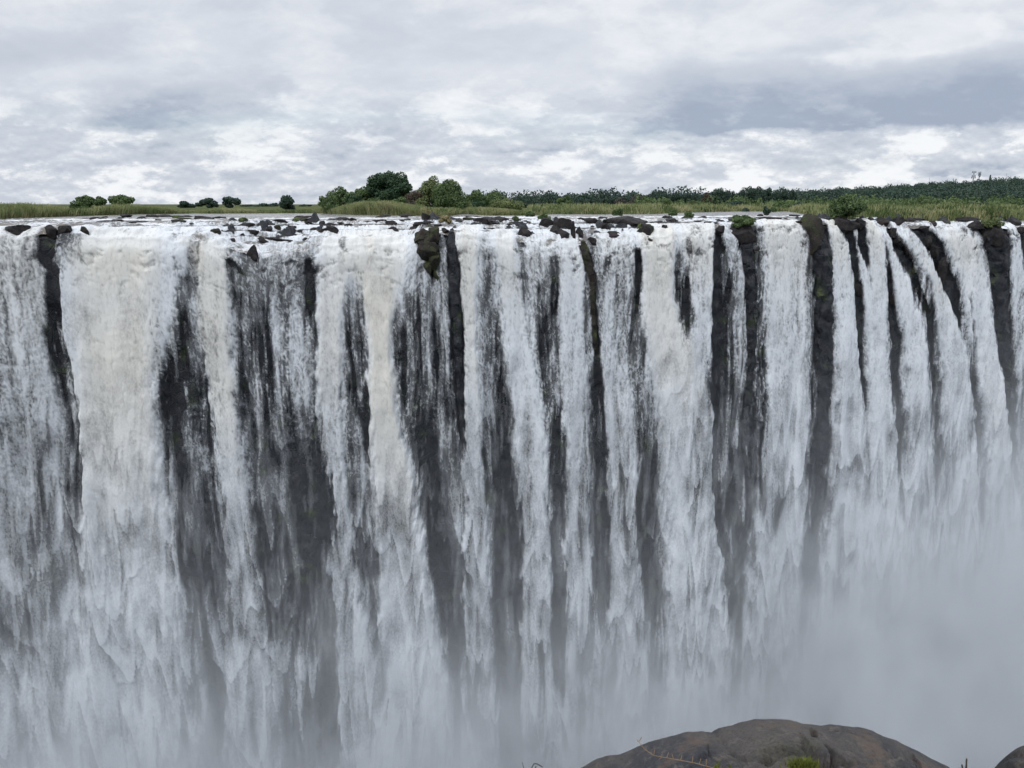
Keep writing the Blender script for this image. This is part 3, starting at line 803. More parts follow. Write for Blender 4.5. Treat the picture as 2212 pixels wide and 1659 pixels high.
# ----------------------------------------------------------------------------------------------
# land beyond the river, hill on the right
# ----------------------------------------------------------------------------------------------
SHORE = [(-400,476),(0,475),(150,468),(300,463),(420,461.5),(690,461),(760,464),(900,466),(960,470),(1000,462),(1060,466),(1140,466),
         (1200,463),(1300,463),(1400,463),(1500,459),(1600,457),(1700,457),(1750,466),(1800,473),(1950,473),(2050,473),(2212,474),(2700,474)]
_s = [at_z(px, py, 0.0) for px, py in SHORE]
SH_A = np.array([q[0] / q[1] for q in _s]); SH_Y = np.array([q[1] for q in _s])
def shore_y(a):
    a = np.asarray(a, np.float64)
    y = np.interp(a, SH_A, SH_Y) + 3.0 * perlin(a * 40, a * 0 + 1.5, 501)
    yl = y
    for _ in range(6): yl = y_lip(a * yl)
    return np.maximum(y, yl + 6.5 + 2.5 * perlin(a * 55, a * 0 + 4.5, 503))
RIDGE = [(900,442),(1150,441),(1400,436),(1550,427),(1700,420),(1850,411),(2000,399),(2100,394),(2212,387),(2500,378),(3000,372)]
_r = [at_y(px, py, 1500.0) for px, py in RIDGE]
RD_A = np.array([q[0] / q[1] for q in _r]); RD_Z = np.array([max(0.0, q[2] - 9.0) for q in _r])
def land_z(x, y):
    x = np.asarray(x, np.float64); y = np.asarray(y, np.float64)
    a = x / y
    d = y - shore_y(a)
    z = -1.6 + 1.75 * smooth(-2.0, 4.0, d) + 0.5 * smooth(5, 60, d) + 0.25 * fbm(x * 0.08, y * 0.08, 502, 3) * smooth(2, 8, d)
    return z + np.interp(a, RD_A, RD_Z) * smooth(420, 1550, y)
def build_ground():
    na, ny = 420, 260
    a = np.linspace(-1.5, 1.5, na); y = np.concatenate([np.linspace(118, 300, 130), 300 * (9000 / 300) ** np.linspace(0.01, 1, ny - 130)])
    AA, YY = np.meshgrid(a, y)
    X = AA * YY
    Fg = grid_faces(na, ny)[:, ::-1]
    ok = (YY - shore_y(AA) > -9).ravel() & (YY > y_lip(X) + 2).ravel()
    Fg = Fg[ok[Fg].all(1)]
    o = mesh_obj('ground', np.stack([X, YY, land_z(X, YY)], -1).reshape(-1, 3), Fg, M_GROUND)
    tag(o, 'grassy river banks and low wooded hill beyond the falls', 'ground', kind='structure')
build_ground()

def on_water(px, py):
    """where the line of sight through a photo point meets the river, the cliff head or the cliff face"""
    d = ray(px, py)
    Y = np.linspace(85, 330, 4900)
    X = d[0] / d[1] * Y; Z = H + d[2] / d[1] * Y
    t = Y - y_lip(X)
    zs = np.where(t > RAMP, 0.0, surf(X, -np.clip(t, 0, None))[1])
    face_y = y_lip(X) - BATTER * np.clip(z_edge(X) - Z, 0, None)
    hit = np.where(((t >= 0) & (Z <= zs)) | ((t < 0) & (Y >= face_y)))[0]
    i = hit[0] if len(hit) else len(Y) - 1
    return float(X[i]), float(Y[i]), float(Z[i])

# ----------------------------------------------------------------------------------------------
# boulders on the brink
# ----------------------------------------------------------------------------------------------
import bmesh
_bm = bmesh.new(); bmesh.ops.create_icosphere(_bm, subdivisions=4, radius=1.0)
_bm.verts.ensure_lookup_table()
ICO_V = np.array([v.co[:] for v in _bm.verts]); ICO_F = np.array([[v.index for v in f.verts] for f in _bm.faces]); _bm.free()
def rock_mesh(seed, rx, ry, rz, cuts=15, rough=0.22):
    rng = np.random.RandomState(seed)
    v = ICO_V / np.abs(ICO_V).max(1)[:, None] ** 0.55
    v /= 1.12
    ta = rng.uniform(-0.5, 0.5); v = np.stack([v[:, 0] * math.cos(ta) - v[:, 2] * math.sin(ta), v[:, 1], v[:, 0] * math.sin(ta) + v[:, 2] * math.cos(ta)], -1)
    for _ in range(cuts):                                   # split faces, as broken basalt has
        n = rng.normal(size=3) * (1, 1, 0.8); n /= np.linalg.norm(n)
        k = rng.uniform(0.45, 0.85)
        dd = v @ n - k
        v = v - np.outer(np.clip(dd, 0, None) * 0.93, n)
    r = 1 + rough * fbm(v[:, 0] * 2.2 + seed, v[:, 1] * 2.2 + v[:, 2] * 1.7, 600 + seed % 40, 4)
    return v * r[:, None] * (rx, ry, rz)

def boulder(px, py, w, h, label, seed, mat=None, cat='rock', group=None, name='boulder', deep=1.0, cuts=15, sink=0.35, push=0.0):
    """px, py: foot of the rock in the photo; w, h: its size there"""
    x, y, z = on_water(px, py)
    m = math.hypot(y, z - H) / FPX
    rx, rz = 0.5 * w * m * 1.08, h * m / (2 - 2 * sink) * 1.05
    v = rock_mesh(seed, rx, max(rx * 0.8 * deep, 0.5), rz, cuts)
    v[:, 0] *= 1.08
    o = mesh_obj(name, v, ICO_F, mat or M_BOULDER, smooth_shade=False)
    for p in o.data.polygons: p.use_smooth = True
    o.data.set_sharp_from_angle(angle=math.radians(32))
    o.location = (x, y + rx * 0.35 * deep + push, z + rz * (1 - 2 * sink))
    o.rotation_euler = (0, 0, random.uniform(-0.25, 0.25))
    return tag(o, label, cat, group)

BIG_ROCKS = [   # px, foot py, width, height, label, mossy
 (29,505,60,20,'flat dark rock shelf at the left end of the brink',0),
 (108,508,34,22,'dark rock above the left notch, with water threading past it',0),
 (136,505,34,18,'dark rock right of the rock above the left notch',0),
 (180,504,28,15,'mossy rock beside the widest curtain of water',1),
 (598,522,100,9,'long flat ledge above the thin grey veil of water',0),
 (662,521,20,9,'mossy lump at the right tip of the long flat ledge',1),
 (545,556,22,28,'upright dark rock sticking out of the white water below the brink',0),
 (922,477,30,18,'rounded dark rock standing in the river in front of the tall grass island',0),
 (844,488,28,15,'upper one of two dark rocks stacked above the cream stream',0),
 (850,500,28,11,'lower one of two dark rocks stacked above the cream stream',0),
 (903,491,28,17,'jagged dark rock behind the bare black buttress',0),
 (926,486,22,11,'low dark rock to the right of the jagged rock behind the black buttress',0),
 (1177,493,34,22,'dark blocky rock at the left of the large rocks on the brink',0),
 (1214,497,46,32,'largest dark block in the middle of the rocks on the brink',0),
 (1219,515,38,18,'low dark block beneath the largest rock on the brink',0),
 (1196,502,24,14,'small dark block tucked under the left of the largest rock on the brink',0),
 (1251,509,18,19,'rounded black rock beside the leaning rock slab',0),
 (1133,510,28,20,'lone dark rock in white water left of the large rocks on the brink',0),
 (1307,498,28,16,'rounded dark rock in white rapids below the wide slab',0),
 (1320,516,44,16,'pale-topped rounded rock at the edge of the brink',0),
 (1367,490,104,23,'widest flat-topped rock slab lying across the rapids',0),
 (1397,508,46,22,'dark rock with a green tuft, right below the widest slab',0),
 (1280,527,24,14,'small smooth rock left of the pale-topped rounded rock',0),
 (1602,516,62,40,'dark rock crowned by a leafy bush on the brink',0),
 (1752,522,62,58,'tall reddish-black rock pillar splitting the falls',1),
 (1832,498,74,28,'dark rock under the big round bush on the brink',0),
 (2146,512,60,40,'dark squared rock face between the last two streams',0),
]
for i, (px, py, w, h, lab, mo) in enumerate(BIG_ROCKS):
    boulder(px, py, w, h, lab, 100 + i, M_MOSSY if mo else M_BOULDER, group='dark rocks along the brink', push=-0.4 if h > 30 else 0.0)
# the bare black buttress: a tall block standing out of the cliff
def buttress(name, poly, depth, label, mat, seed, front=1.2):
    """a column of rock: poly = rows of (py, left px, right px); it stands out of the cliff face"""
    rows = []
    for py, l, r in poly:
        a = to_us(l, py); b_ = to_us(r, py)
        rows.append((a[1], a[0], b_[0]))
    sv = np.array([q[0] for q in rows])
    n, k = 90, 44
    s = np.linspace(sv[0], sv[-1], n)
    L = np.interp(s, sv, [q[1] for q in rows]); R = np.interp(s, sv, [q[2] for q in rows])
    th = np.linspace(0, 2 * np.pi, k, endpoint=False)
    cx = np.sign(np.cos(th)) * np.abs(np.cos(th)) ** 0.6; cyy = np.sign(np.sin(th)) * np.abs(np.sin(th)) ** 0.6
    SS, TH = np.meshgrid(s, th, indexing='ij')
    taper = (0.55 + 0.45 * smooth(0, 0.06, (s - s[0]) / (s[-1] - s[0])))[:, None]
    uc = ((L + R) / 2)[:, None]; hw = ((R - L) / 2)[:, None] * taper
    ux = uc + hw * cx[None, :]
    yy0, _ = surf(uc.repeat(k, 1), np.clip(SS, 0.01, None))
    ze = z_edge(uc)
    yy = yy0 + 0.9 - front * 0.35 + cyy[None, :] * depth * 0.35 * taper
    zz = ze - SS
    blk = perlin(np.floor(ux / 1.3) * 0.7, np.floor((SS + 0.8 * perlin(ux * .4, SS * .3, seed)) / 2.2) * 0.7 + seed, seed)
    ux = ux + 0.55 * fbm(np.cos(TH) * 1.1 + seed, SS * 0.45, seed + 1, 5, 0.6) * np.minimum(hw, 2.0) + 0.12 * blk * np.minimum(hw, 1.5)
    yy = yy + (0.35 * blk + 0.9 * fbm(ux * 0.7, SS * 0.5, seed + 2, 4)) * np.minimum(hw, 1.0)
    V = np.stack([ux, yy, zz], -1).reshape(-1, 3)
    idx = np.arange(n * k).reshape(n, k)
    nx = np.roll(idx, -1, 1)
    Fq = np.stack([idx[:-1], idx[1:], nx[1:], nx[:-1]], -1).reshape(-1, 4)
    top = np.array([[uc[0, 0], yy[0].mean(), zz[0, 0] + 0.25]])
    V = np.concatenate([V, top]); c = len(V) - 1
    cap = [(int(idx[0, j]), int(nx[0, j]), c) for j in range(k)]
    o = mesh_obj(name, V, [tuple(map(int, q)) for q in Fq] + cap, mat)
    o.data.set_sharp_from_angle(angle=math.radians(40))
    return tag(o, label, 'rock', 'bare rock ribs between the curtains')
def rock_cluster(name, label, blocks, mat, seed, group):
    V, Fc, n = [], [], 0
    for i, (px, py, w, h, fwd_) in enumerate(blocks):              # centre, size in the photo, metres toward the viewer
        u_, s_, y_ = to_us(px, py)
        m = y_ * 1.03 / FPX
        v = rock_mesh(seed + i, 0.5 * w * m, 1.5, 0.5 * h * m, 18) + (u_, y_ + 0.5 - fwd_, float(z_edge(u_)) - s_)
        V.append(v); Fc.append(ICO_F + n); n += len(v)
    o = mesh_obj(name, np.concatenate(V), np.concatenate(Fc), mat)
    o.data.set_sharp_from_angle(angle=math.radians(32))
    return tag(o, label, 'rock', group)
rock_cluster('rock_rib', 'wide bare black buttress with mossy patches on the brink', [(908,512,40,46,.5),(938,508,38,44,.3),(920,520,52,50,.8),(926,545,52,52,.9),(912,538,30,40,.7),(936,568,36,52,.7),(925,575,26,36,.8),(941,596,20,34,.5)], M_MOSSY, 701, 'bare rock ribs between the curtains')
buttress('rock_rib', [(499,963,984),(540,966,988),(640,970,996),(720,975,999),(800,981,1003),(900,990,1006),(960,996,1006)], 3.0, 'narrow black rib right of the wide mossy buttress', M_CLIFF, 711, 1.5)
buttress('rock_rib', [(522,1252,1270),(560,1258,1276),(610,1268,1288),(680,1276,1288),(760,1279,1292)], 2.2, 'mossy-topped black rib in the narrow cleft', M_MOSSY, 721, 1.0)
buttress('rock_rib', [(512,1594,1622),(560,1600,1628),(640,1608,1634),(760,1610,1632),(880,1604,1624)], 2.6, 'black rib below the bush-topped rock', M_CLIFF, 731, 1.2)
buttress('rock_rib', [(500,1732,1786),(540,1752,1794),(600,1760,1796),(720,1760,1794),(860,1756,1790),(1000,1748,1782)], 3.2, 'long dark rib below the reddish-black pillar', M_CLIFF, 741, 1.6)
buttress('rock_rib', [(496,2124,2172),(560,2132,2172),(640,2138,2172),(740,2150,2176),(860,2164,2184)], 3.0, 'dark rib below the squared rock face', M_CLIFF, 751, 1.4)
# leaning slab among the big rocks
boulder(1237, 517, 11, 44, 'narrow leaning rock slab standing between the large rocks on the brink', 171, M_BOULDER, group='dark rocks along the brink', sink=0.2)

def ordinal(i, n):
    names = ['first', 'second', 'third', 'fourth', 'fifth', 'sixth', 'seventh', 'eighth', 'ninth', 'tenth', 'eleventh', 'twelfth',
             'thirteenth', 'fourteenth', 'fifteenth', 'sixteenth', 'seventeenth', 'eighteenth', 'nineteenth', 'twentieth']
    return 'leftmost' if i == 0 else 'rightmost' if i == n - 1 else names[i] + ' from the left'
SMALL = {
 'small dark rock in the calm water near the left reeds': [(224,472,13,5),(301,475,20,6),(190,474,26,4),(262,474,16,4),(60,482,22,4),(140,480,20,4),(340,478,16,4)],
 'small rock in the rapids above the thin grey veil': [(463,505,22,12),(562,524,30,12),(578,500,18,10),(595,497,16,10),(602,481,32,7),(624,497,24,13),(648,505,16,8),(672,477,20,6),(677,500,16,8),(698,503,18,9),
      (695,489,14,10),(714,490,24,10),(714,502,26,12),(742,477,32,7),(760,477,16,6),(752,490,14,6),(531,492,26,10),(545,507,20,9),(520,512,16,7),(500,522,14,8)],
 'small rock in the river behind the black buttress': [(818,474,20,6),(880,478,14,5),(961,502,22,9),(896,497,20,10),(868,480,14,5),(945,490,16,7),(790,482,16,5),(985,492,16,5)],
 'small rock of the broken reef behind the white water': [(1012,476,24,6),(1034,482,40,10),(1057,484,30,8),(1083,479,26,11),(1061,498,24,7),(1112,479,20,6),(1098,488,18,5),(1145,484,16,6)],
 'small rock in the rapids around the widest slab': [(1254,476,18,6),(1280,484,30,12),(1279,493,16,7),(1300,474,18,5),(1404,522,12,10),(1436,496,12,12),(1290,506,14,6),(1450,478,22,5),(1480,474,20,5),(1345,500,12,5)],
 'small rock near the bush-topped rock': [(1555,480,26,5),(1630,538,18,12),(1555,503,20,14),(1520,472,18,5),(1667,477,38,9),(1642,470,12,7),(1700,476,16,5),(1585,472,18,5)],
 'small rock under the grassy bank at the right': [(1857,490,26,14),(1886,478,16,8),(1907,486,30,16),(1941,486,32,16),(1982,479,26,7),(2016,487,18,9),(2037,480,28,11),(2000,497,18,9),(2092,479,44,9),(2110,494,28,16),(2193,487,24,14),(2206,503,16,12),(2065,476,20,7),(1962,478,16,8)],
 'dark step of the rock staircase at the right': [(1933,508,18,13),(1938,520,18,12),(1950,530,18,13),(1962,526,16,12),(1961,542,18,14),(1974,556,22,18),(1985,582,24,30),(2006,528,20,17),(2019,550,22,18),(2037,600,22,42),(1857,636,18,24),(1935,652,20,24),(1946,600,10,20),(2004,640,20,34)],
}
_r2 = np.random.RandomState(44)
for reg, a0, a1 in (('low flat rock awash in the river behind the widest curtain', 150, 430), ('low flat rock awash in the river before the tree island', 640, 900), ('low flat rock awash in the river right of the black buttress', 965, 1170), ('low flat rock awash in the smooth rapids before the right bank', 1400, 1730)):
    SMALL[reg] = [(_r2.uniform(a0, a1), _r2.uniform(468, 487), _r2.uniform(14, 36), _r2.uniform(3.5, 7)) for _ in range(13)]
k = 300
for reg, lst in SMALL.items():
    lst = sorted(lst)
    for i, (px, py, w, h) in enumerate(lst):
        k += 1; w *= 1.25; h *= 1.15
        boulder(px, py, w, h, reg + ', ' + ordinal(i, len(lst)), k, M_MOSSY if k % 7 == 0 else M_BOULDER, group=reg.replace('low flat rock', 'low flat rocks').replace('small rock', 'small rocks').replace('small dark rock', 'small dark rocks').replace('dark step', 'dark steps'))
# low rocky islet in the left river
for j, (px, py, w, h, lab) in enumerate([(395, 475, 44, 6, 'grassy left end of the low rocky islet'), (432, 475, 50, 9, 'dark middle of the low rocky islet in the river'), (470, 474, 44, 7, 'right end of the low rocky islet in the river')]):
    boulder(px, py, w, h, lab, 460 + j, M_MOSSY if j == 0 else M_BOULDER, group='rocks of the low islet')

# ----------------------------------------------------------------------------------------------
# plants
# ----------------------------------------------------------------------------------------------
def leaf_cards(P, N, size, rng, tint, aspect=1.5):
    """quads at points P facing about N"""
    n = len(P)
    N = N + rng.normal(size=(n, 3)) * 0.75
    N /= np.linalg.norm(N, axis=1)[:, None] + 1e-9
    t = rng.normal(size=(n, 3)); t -= (t * N).sum(1)[:, None] * N
    t /= np.linalg.norm(t, axis=1)[:, None] + 1e-9
    b_ = np.cross(N, t)
    sz = size * rng.uniform(0.6, 1.35, n)[:, None]
    t = t * sz * aspect * 0.5; b_ = b_ * sz * 0.5
    V = np.stack([P - t - b_ * 0.35, P - t * 0.1 - b_, P + t, P - t * 0.1 + b_], 1).reshape(-1, 3)
    return V, np.arange(n * 4).reshape(-1, 4), np.repeat(tint, 4)

def crown_points(rng, w, h, z0, n_lump, n_leaf, lump_r, shape='round', hole=0.0):
    """points through a crown made of many clumps"""
    C = []
    while len(C) < n_lump:
        p = rng.uniform(-1, 1, 3)
        r = np.linalg.norm(p)
        if r > 1 or r < 0.30: continue
        if shape == 'umbrella' and p[2] < -0.15: continue
        if shape == 'round' and p[2] < -0.75: continue
        if rng.rand() < hole: continue
        C.append(p)
    C = np.array(C)
    R = lump_r * rng.uniform(0.6, 1.35, n_lump)
    ci = rng.choice(n_lump, n_leaf, p=R ** 2 / (R ** 2).sum())
    d = rng.normal(size=(n_leaf, 3)); d /= np.linalg.norm(d, axis=1)[:, None]
    rad = R[ci] * rng.uniform(0.45, 1.0, n_leaf) ** 0.5
    Pn = C[ci] * (1 - 0.6 * lump_r) + d * rad[:, None]
    P = Pn * (w, w, h) + (0, 0, z0 + h * (0.15 if shape == 'umbrella' else 0.72))
    tint = 0.45 + 0.22 * rng.normal(size=n_leaf) + 0.35 * (rng.rand(n_lump)[ci] - 0.5)
    nn = d * 0.8 + Pn * 0.5
    return P, nn, np.clip(tint, 0, 1)

def limb(Vs, Fs, a, b_, r0, r1, k=7):
    a = np.array(a, float); b_ = np.array(b_, float)
    ax = b_ - a; L = np.linalg.norm(ax); ax /= L
    t = np.cross(ax, (0.3, 0.9, 0.2)); t /= np.linalg.norm(t); s = np.cross(ax, t)
    th = np.arange(k) * 2 * np.pi / k
    o = sum(len(v) for v in Vs)
    ring = np.cos(th)[:, None] * t + np.sin(th)[:, None] * s
    Vs.append(np.concatenate([a + ring * r0, b_ + ring * r1, [b_]]))
    for i in range(k):
        j = (i + 1) % k
        Fs.append((o + i, o + j, o + k + j, o + k + i)); Fs.append((o + k + i, o + k + j, o + 2 * k))

def plant(name, label, cat, loc, w, h, leaf_mat, seed, leaves=3000, leaf=0.35, lumps=26, lump_r=0.36, trunk=0.3, shape='round', group=None, hole=0.0, squash=1.0, lean=0.0):
    """a tree or bush: trunk with limbs, crown of leaf clumps; w = half width, h = full height"""
    rng = np.random.RandomState(seed)
    root = empty(name, loc)
    tag(root, label, cat, group)
    z0 = h * trunk
    ch = (h - z0) / 1.72 if shape == 'round' else (h - z0) / 1.2
    P, nn, ti = crown_points(rng, w * 0.92, ch, z0 if shape == 'round' else z0, lumps, leaves, lump_r, shape, hole)
    P[:, 2] = np.clip(P[:, 2], 0.05, None)
    P[:, 0] += lean * P[:, 2]
    V, Fq, ti = leaf_cards(P, nn, leaf, rng, ti)
    mesh_obj('crown', V, Fq, leaf_mat, root, {'tint': ti}, smooth_shade=False)
    Vs, Fs = [], []
    r = max(0.06, 0.022 * h)
    fork = max(z0 * 0.8, h * 0.2)
    limb(Vs, Fs, (0, 0, -0.4), (lean * fork + 0.02 * h, 0, fork), r * 1.25, r * 0.8)
    for _ in range(7):
        q = P[rng.randint(len(P))]
        limb(Vs, Fs, (lean * fork + 0.02 * h, 0, fork), q * (0.75, 0.75, 0.88), r * 0.55, r * 0.12, 5)
    mesh_obj('trunk', np.concatenate(Vs), Fs, M_BARK, root)
    return root

def plant_at(name, label, cat, px, base_py, top_py, hw, Y, mat, seed, group=None, **kw):
    """base on the land (or on base_py when that is nearer), top and half width as seen in the photo"""
    x, _, zt = at_y(px, top_py, Y)
    zb = float(land_z(x, Y)) if base_py is None else at_y(px, base_py, Y)[2]
    m = math.hypot(Y, 0) * 1.03 / FPX
    return plant(name, label, cat, (x, Y, zb - 0.1), hw * m, zt - zb + 0.1, mat, seed, group=group, **kw)

GI = 'trees on the grassy island'
plant_at('tree', 'tallest tree, a dark dense round crown above the grassy island', 'tree', 840, None, 366, 52, 232, L_DARK, 31, GI, leaves=18750, leaf=0.42, lumps=70, lump_r=0.27, trunk=0.20)
plant_at('tree', 'mid green bushy tree at the left of the tallest tree', 'tree', 742, None, 403, 38, 226, L_MID, 12, GI, leaves=8125, leaf=0.36, lumps=34, lump_r=0.32, trunk=0.12)
plant_at('tree', 'olive green tree touching the left side of the tallest tree', 'tree', 788, None, 402, 32, 234, L_MID, 13, GI, leaves=6250, leaf=0.36, lumps=30, lump_r=0.32, trunk=0.15)
plant_at('tree', 'small thin-leaved tree at the left tip of the grassy island', 'tree', 700, None, 423, 15, 226, L_MID, 14, GI, leaves=1300, leaf=0.32, lumps=14, lump_r=0.32, trunk=0.25, hole=0.3)
plant_at('tree', 'pale yellow-green airy tree right of the tallest tree', 'tree', 931, None, 381, 32, 228, L_PALE, 15, GI, leaves=6500, leaf=0.36, lumps=32, lump_r=0.30, trunk=0.2, hole=0.2)
plant_at('tree', 'full green tree with russet tips right of the pale airy tree', 'tree', 966, None, 387, 39, 222, L_MID, 16, GI, leaves=10625, leaf=0.36, lumps=40, lump_r=0.32, trunk=0.08)
plant_at('bush', 'russet-green bush between the tallest tree and the pale airy tree', 'bush', 893, None, 414, 33, 224, L_RED, 17, GI, leaves=3250, leaf=0.32, lumps=22, lump_r=0.34, trunk=0.05)
plant_at('tree', 'left half-hidden tree of the low dark pair on the right islet', 'tree', 1028, None, 412, 28, 240, L_MID, 18, GI, leaves=5250, leaf=0.36, lumps=26, lump_r=0.33, trunk=0.1)
plant_at('tree', 'right wider tree of the low dark pair on the right islet', 'tree', 1064, None, 410, 37, 245, L_MID, 19, GI, leaves=6500, leaf=0.36, lumps=32, lump_r=0.33, trunk=0.1)
plant_at('bush', 'blackish bush in front of the low pair of trees', 'bush', 1030, None, 429, 18, 215, L_DARK, 20, GI, leaves=2250, leaf=0.3, lumps=14, lump_r=0.36, trunk=0.03)
plant_at('bush', 'wide dome of fine olive foliage at the right end of the islet', 'bush', 1094, None, 430, 40, 212, L_PALE, 21, GI, leaves=6500, leaf=0.28, lumps=36, lump_r=0.34, trunk=0.03)
for i, (px, top, hw, mt, lab) in enumerate([(715,424,18,L_MID,'low green bush filling the left tip of the tree clump'),(765,415,22,L_DARK,'dark bush wedged between the two left trees of the clump'),
        (815,424,22,L_MID,'green bush under the left edge of the tallest tree'),(862,424,24,L_MID,'green bush under the right edge of the tallest tree'),(912,420,20,L_PALE,'pale bush at the foot of the airy tree'),
        (948,425,20,L_MID,'green bush between the airy tree and the full green tree'),(992,428,16,L_MID,'low bush at the right foot of the full green tree'),(1010,436,12,L_PALE,'small pale bush in the gap right of the tree clump')]):
    plant_at('bush', lab, 'bush', px, None, top, hw, 219 + (i % 3) * 3, mt, 620 + i, 'bushes filling the island tree clump', leaves=2400, leaf=0.32, lumps=20, lump_r=0.36, trunk=0.02)
GL = 'trees behind the left reeds'
plant_at('tree', 'double-topped dark green tree behind the left reeds', 'tree', 181, None, 422, 31, 275, L_MID, 22, GL, leaves=5250, leaf=0.4, lumps=24, lump_r=0.33, trunk=0.05)
plant_at('tree', 'small round tree between the two larger trees behind the left reeds', 'tree', 217, None, 423, 14, 285, L_MID, 23, GL, leaves=2000, leaf=0.4, lumps=12, lump_r=0.4, trunk=0.15)
plant_at('tree', 'spreading tree rising behind the highest hump of left reeds', 'tree', 263, None, 419, 32, 285, L_MID, 24, GL, leaves=4500, leaf=0.4, lumps=22, lump_r=0.33, trunk=0.15)
GD = 'dark trees on the far left bank'
plant_at('tree', 'low wide dark tree, tinted blue-green for haze, leftmost on the far left bank', 'tree', 400, None, 435, 20, 420, L_FAR, 25, GD, leaves=2000, leaf=0.6, lumps=16, lump_r=0.36, trunk=0.05)
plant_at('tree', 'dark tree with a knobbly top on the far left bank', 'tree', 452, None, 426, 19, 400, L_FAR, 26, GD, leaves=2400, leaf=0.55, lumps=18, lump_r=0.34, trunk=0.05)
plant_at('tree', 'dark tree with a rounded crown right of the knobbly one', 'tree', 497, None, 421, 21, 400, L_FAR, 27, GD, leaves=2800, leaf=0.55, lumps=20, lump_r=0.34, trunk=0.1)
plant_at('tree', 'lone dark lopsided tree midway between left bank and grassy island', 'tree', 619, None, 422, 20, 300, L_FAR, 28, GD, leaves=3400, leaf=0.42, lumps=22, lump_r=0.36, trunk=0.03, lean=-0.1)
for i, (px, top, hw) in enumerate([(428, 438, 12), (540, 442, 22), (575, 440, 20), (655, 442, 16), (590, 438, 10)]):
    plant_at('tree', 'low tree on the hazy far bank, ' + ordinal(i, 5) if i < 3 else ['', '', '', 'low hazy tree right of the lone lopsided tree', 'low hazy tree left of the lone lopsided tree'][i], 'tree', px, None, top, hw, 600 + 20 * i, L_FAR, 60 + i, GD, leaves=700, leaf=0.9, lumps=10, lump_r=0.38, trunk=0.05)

# far treeline along the right bank
TOPS = [(1130,441),(1180,438),(1250,430),(1300,424),(1345,424),(1400,416),(1440,414),(1490,415),(1520,420),(1550,406),(1590,410),(1622,401),(1660,406),(1720,409)]
rng = np.random.RandomState(5)
GT = 'dark trees of the far right treeline'
xs = [1136 + i * 17.5 + rng.uniform(-4, 4) for i in range(34)]
SPECIAL = {1340: 1, 1370: 1}
for i, px in enumerate(xs):
    top = np.interp(px, [q[0] for q in TOPS], [q[1] for q in TOPS]) + rng.uniform(-1.0, 3.0)
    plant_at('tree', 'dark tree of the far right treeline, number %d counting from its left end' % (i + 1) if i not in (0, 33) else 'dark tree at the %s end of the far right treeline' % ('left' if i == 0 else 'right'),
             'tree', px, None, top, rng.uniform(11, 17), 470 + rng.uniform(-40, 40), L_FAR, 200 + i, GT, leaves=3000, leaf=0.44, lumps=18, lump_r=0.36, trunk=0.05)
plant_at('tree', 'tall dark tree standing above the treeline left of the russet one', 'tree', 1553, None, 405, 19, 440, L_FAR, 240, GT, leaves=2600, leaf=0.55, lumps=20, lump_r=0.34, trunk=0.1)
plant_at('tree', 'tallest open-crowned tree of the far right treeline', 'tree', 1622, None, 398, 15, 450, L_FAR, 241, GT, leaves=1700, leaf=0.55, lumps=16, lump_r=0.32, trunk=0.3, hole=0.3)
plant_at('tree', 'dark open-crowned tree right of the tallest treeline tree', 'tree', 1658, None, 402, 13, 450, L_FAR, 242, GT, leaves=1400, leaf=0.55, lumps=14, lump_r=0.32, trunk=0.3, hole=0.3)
plant_at('tree', 'rusty orange tree in front of the far right treeline', 'tree', 1528, None, 418, 14, 390, L_RED, 243, leaves=2200, leaf=0.45, lumps=16, lump_r=0.34, trunk=0.1)
plant_at('tree', 'left pale grey leafless tree in the far right treeline', 'tree', 1343, None, 424, 17, 420, L_GREY, 244, leaves=1500, leaf=0.4, lumps=14, lump_r=0.34, trunk=0.15)
plant_at('tree', 'right taller pale grey leafless tree in the far right treeline', 'tree', 1375, None, 415, 20, 420, L_GREY, 245, leaves=1800, leaf=0.4, lumps=16, lump_r=0.34, trunk=0.15)
plant_at('bush', 'bright green bushy tree standing alone before the left of the treeline', 'tree', 1220, None, 423, 20, 300, L_MID, 246, leaves=3600, leaf=0.38, lumps=22, lump_r=0.34, trunk=0.05)
GB = 'bushes on the right bank'
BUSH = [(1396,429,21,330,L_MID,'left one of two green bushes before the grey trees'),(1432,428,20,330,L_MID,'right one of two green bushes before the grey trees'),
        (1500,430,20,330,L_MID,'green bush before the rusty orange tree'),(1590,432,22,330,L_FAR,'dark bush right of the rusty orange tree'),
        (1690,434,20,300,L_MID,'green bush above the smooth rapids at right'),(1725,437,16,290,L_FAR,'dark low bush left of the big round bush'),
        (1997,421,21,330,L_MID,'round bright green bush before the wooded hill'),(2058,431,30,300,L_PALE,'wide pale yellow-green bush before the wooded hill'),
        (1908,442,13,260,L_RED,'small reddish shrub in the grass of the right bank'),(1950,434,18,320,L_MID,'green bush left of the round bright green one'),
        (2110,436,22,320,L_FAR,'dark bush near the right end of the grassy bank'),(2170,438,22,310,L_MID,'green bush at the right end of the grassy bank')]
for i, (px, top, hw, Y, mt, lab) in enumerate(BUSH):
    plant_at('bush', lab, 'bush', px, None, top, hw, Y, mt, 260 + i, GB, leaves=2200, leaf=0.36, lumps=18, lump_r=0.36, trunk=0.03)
SHR = sorted([(1175,441,11),(1270,445,12),(1318,446,10),(1420,446,12),(1545,447,12),(1612,447,13),(1672,447,10),(1745,445,14),(1775,448,13),(1878,446,14),(1935,449,13),(1972,447,15),(2020,449,13),(2085,447,16),(2125,450,13),(2150,446,15),(2190,449,16),(1900,455,10),(2010,456,11),(2100,457,12)])
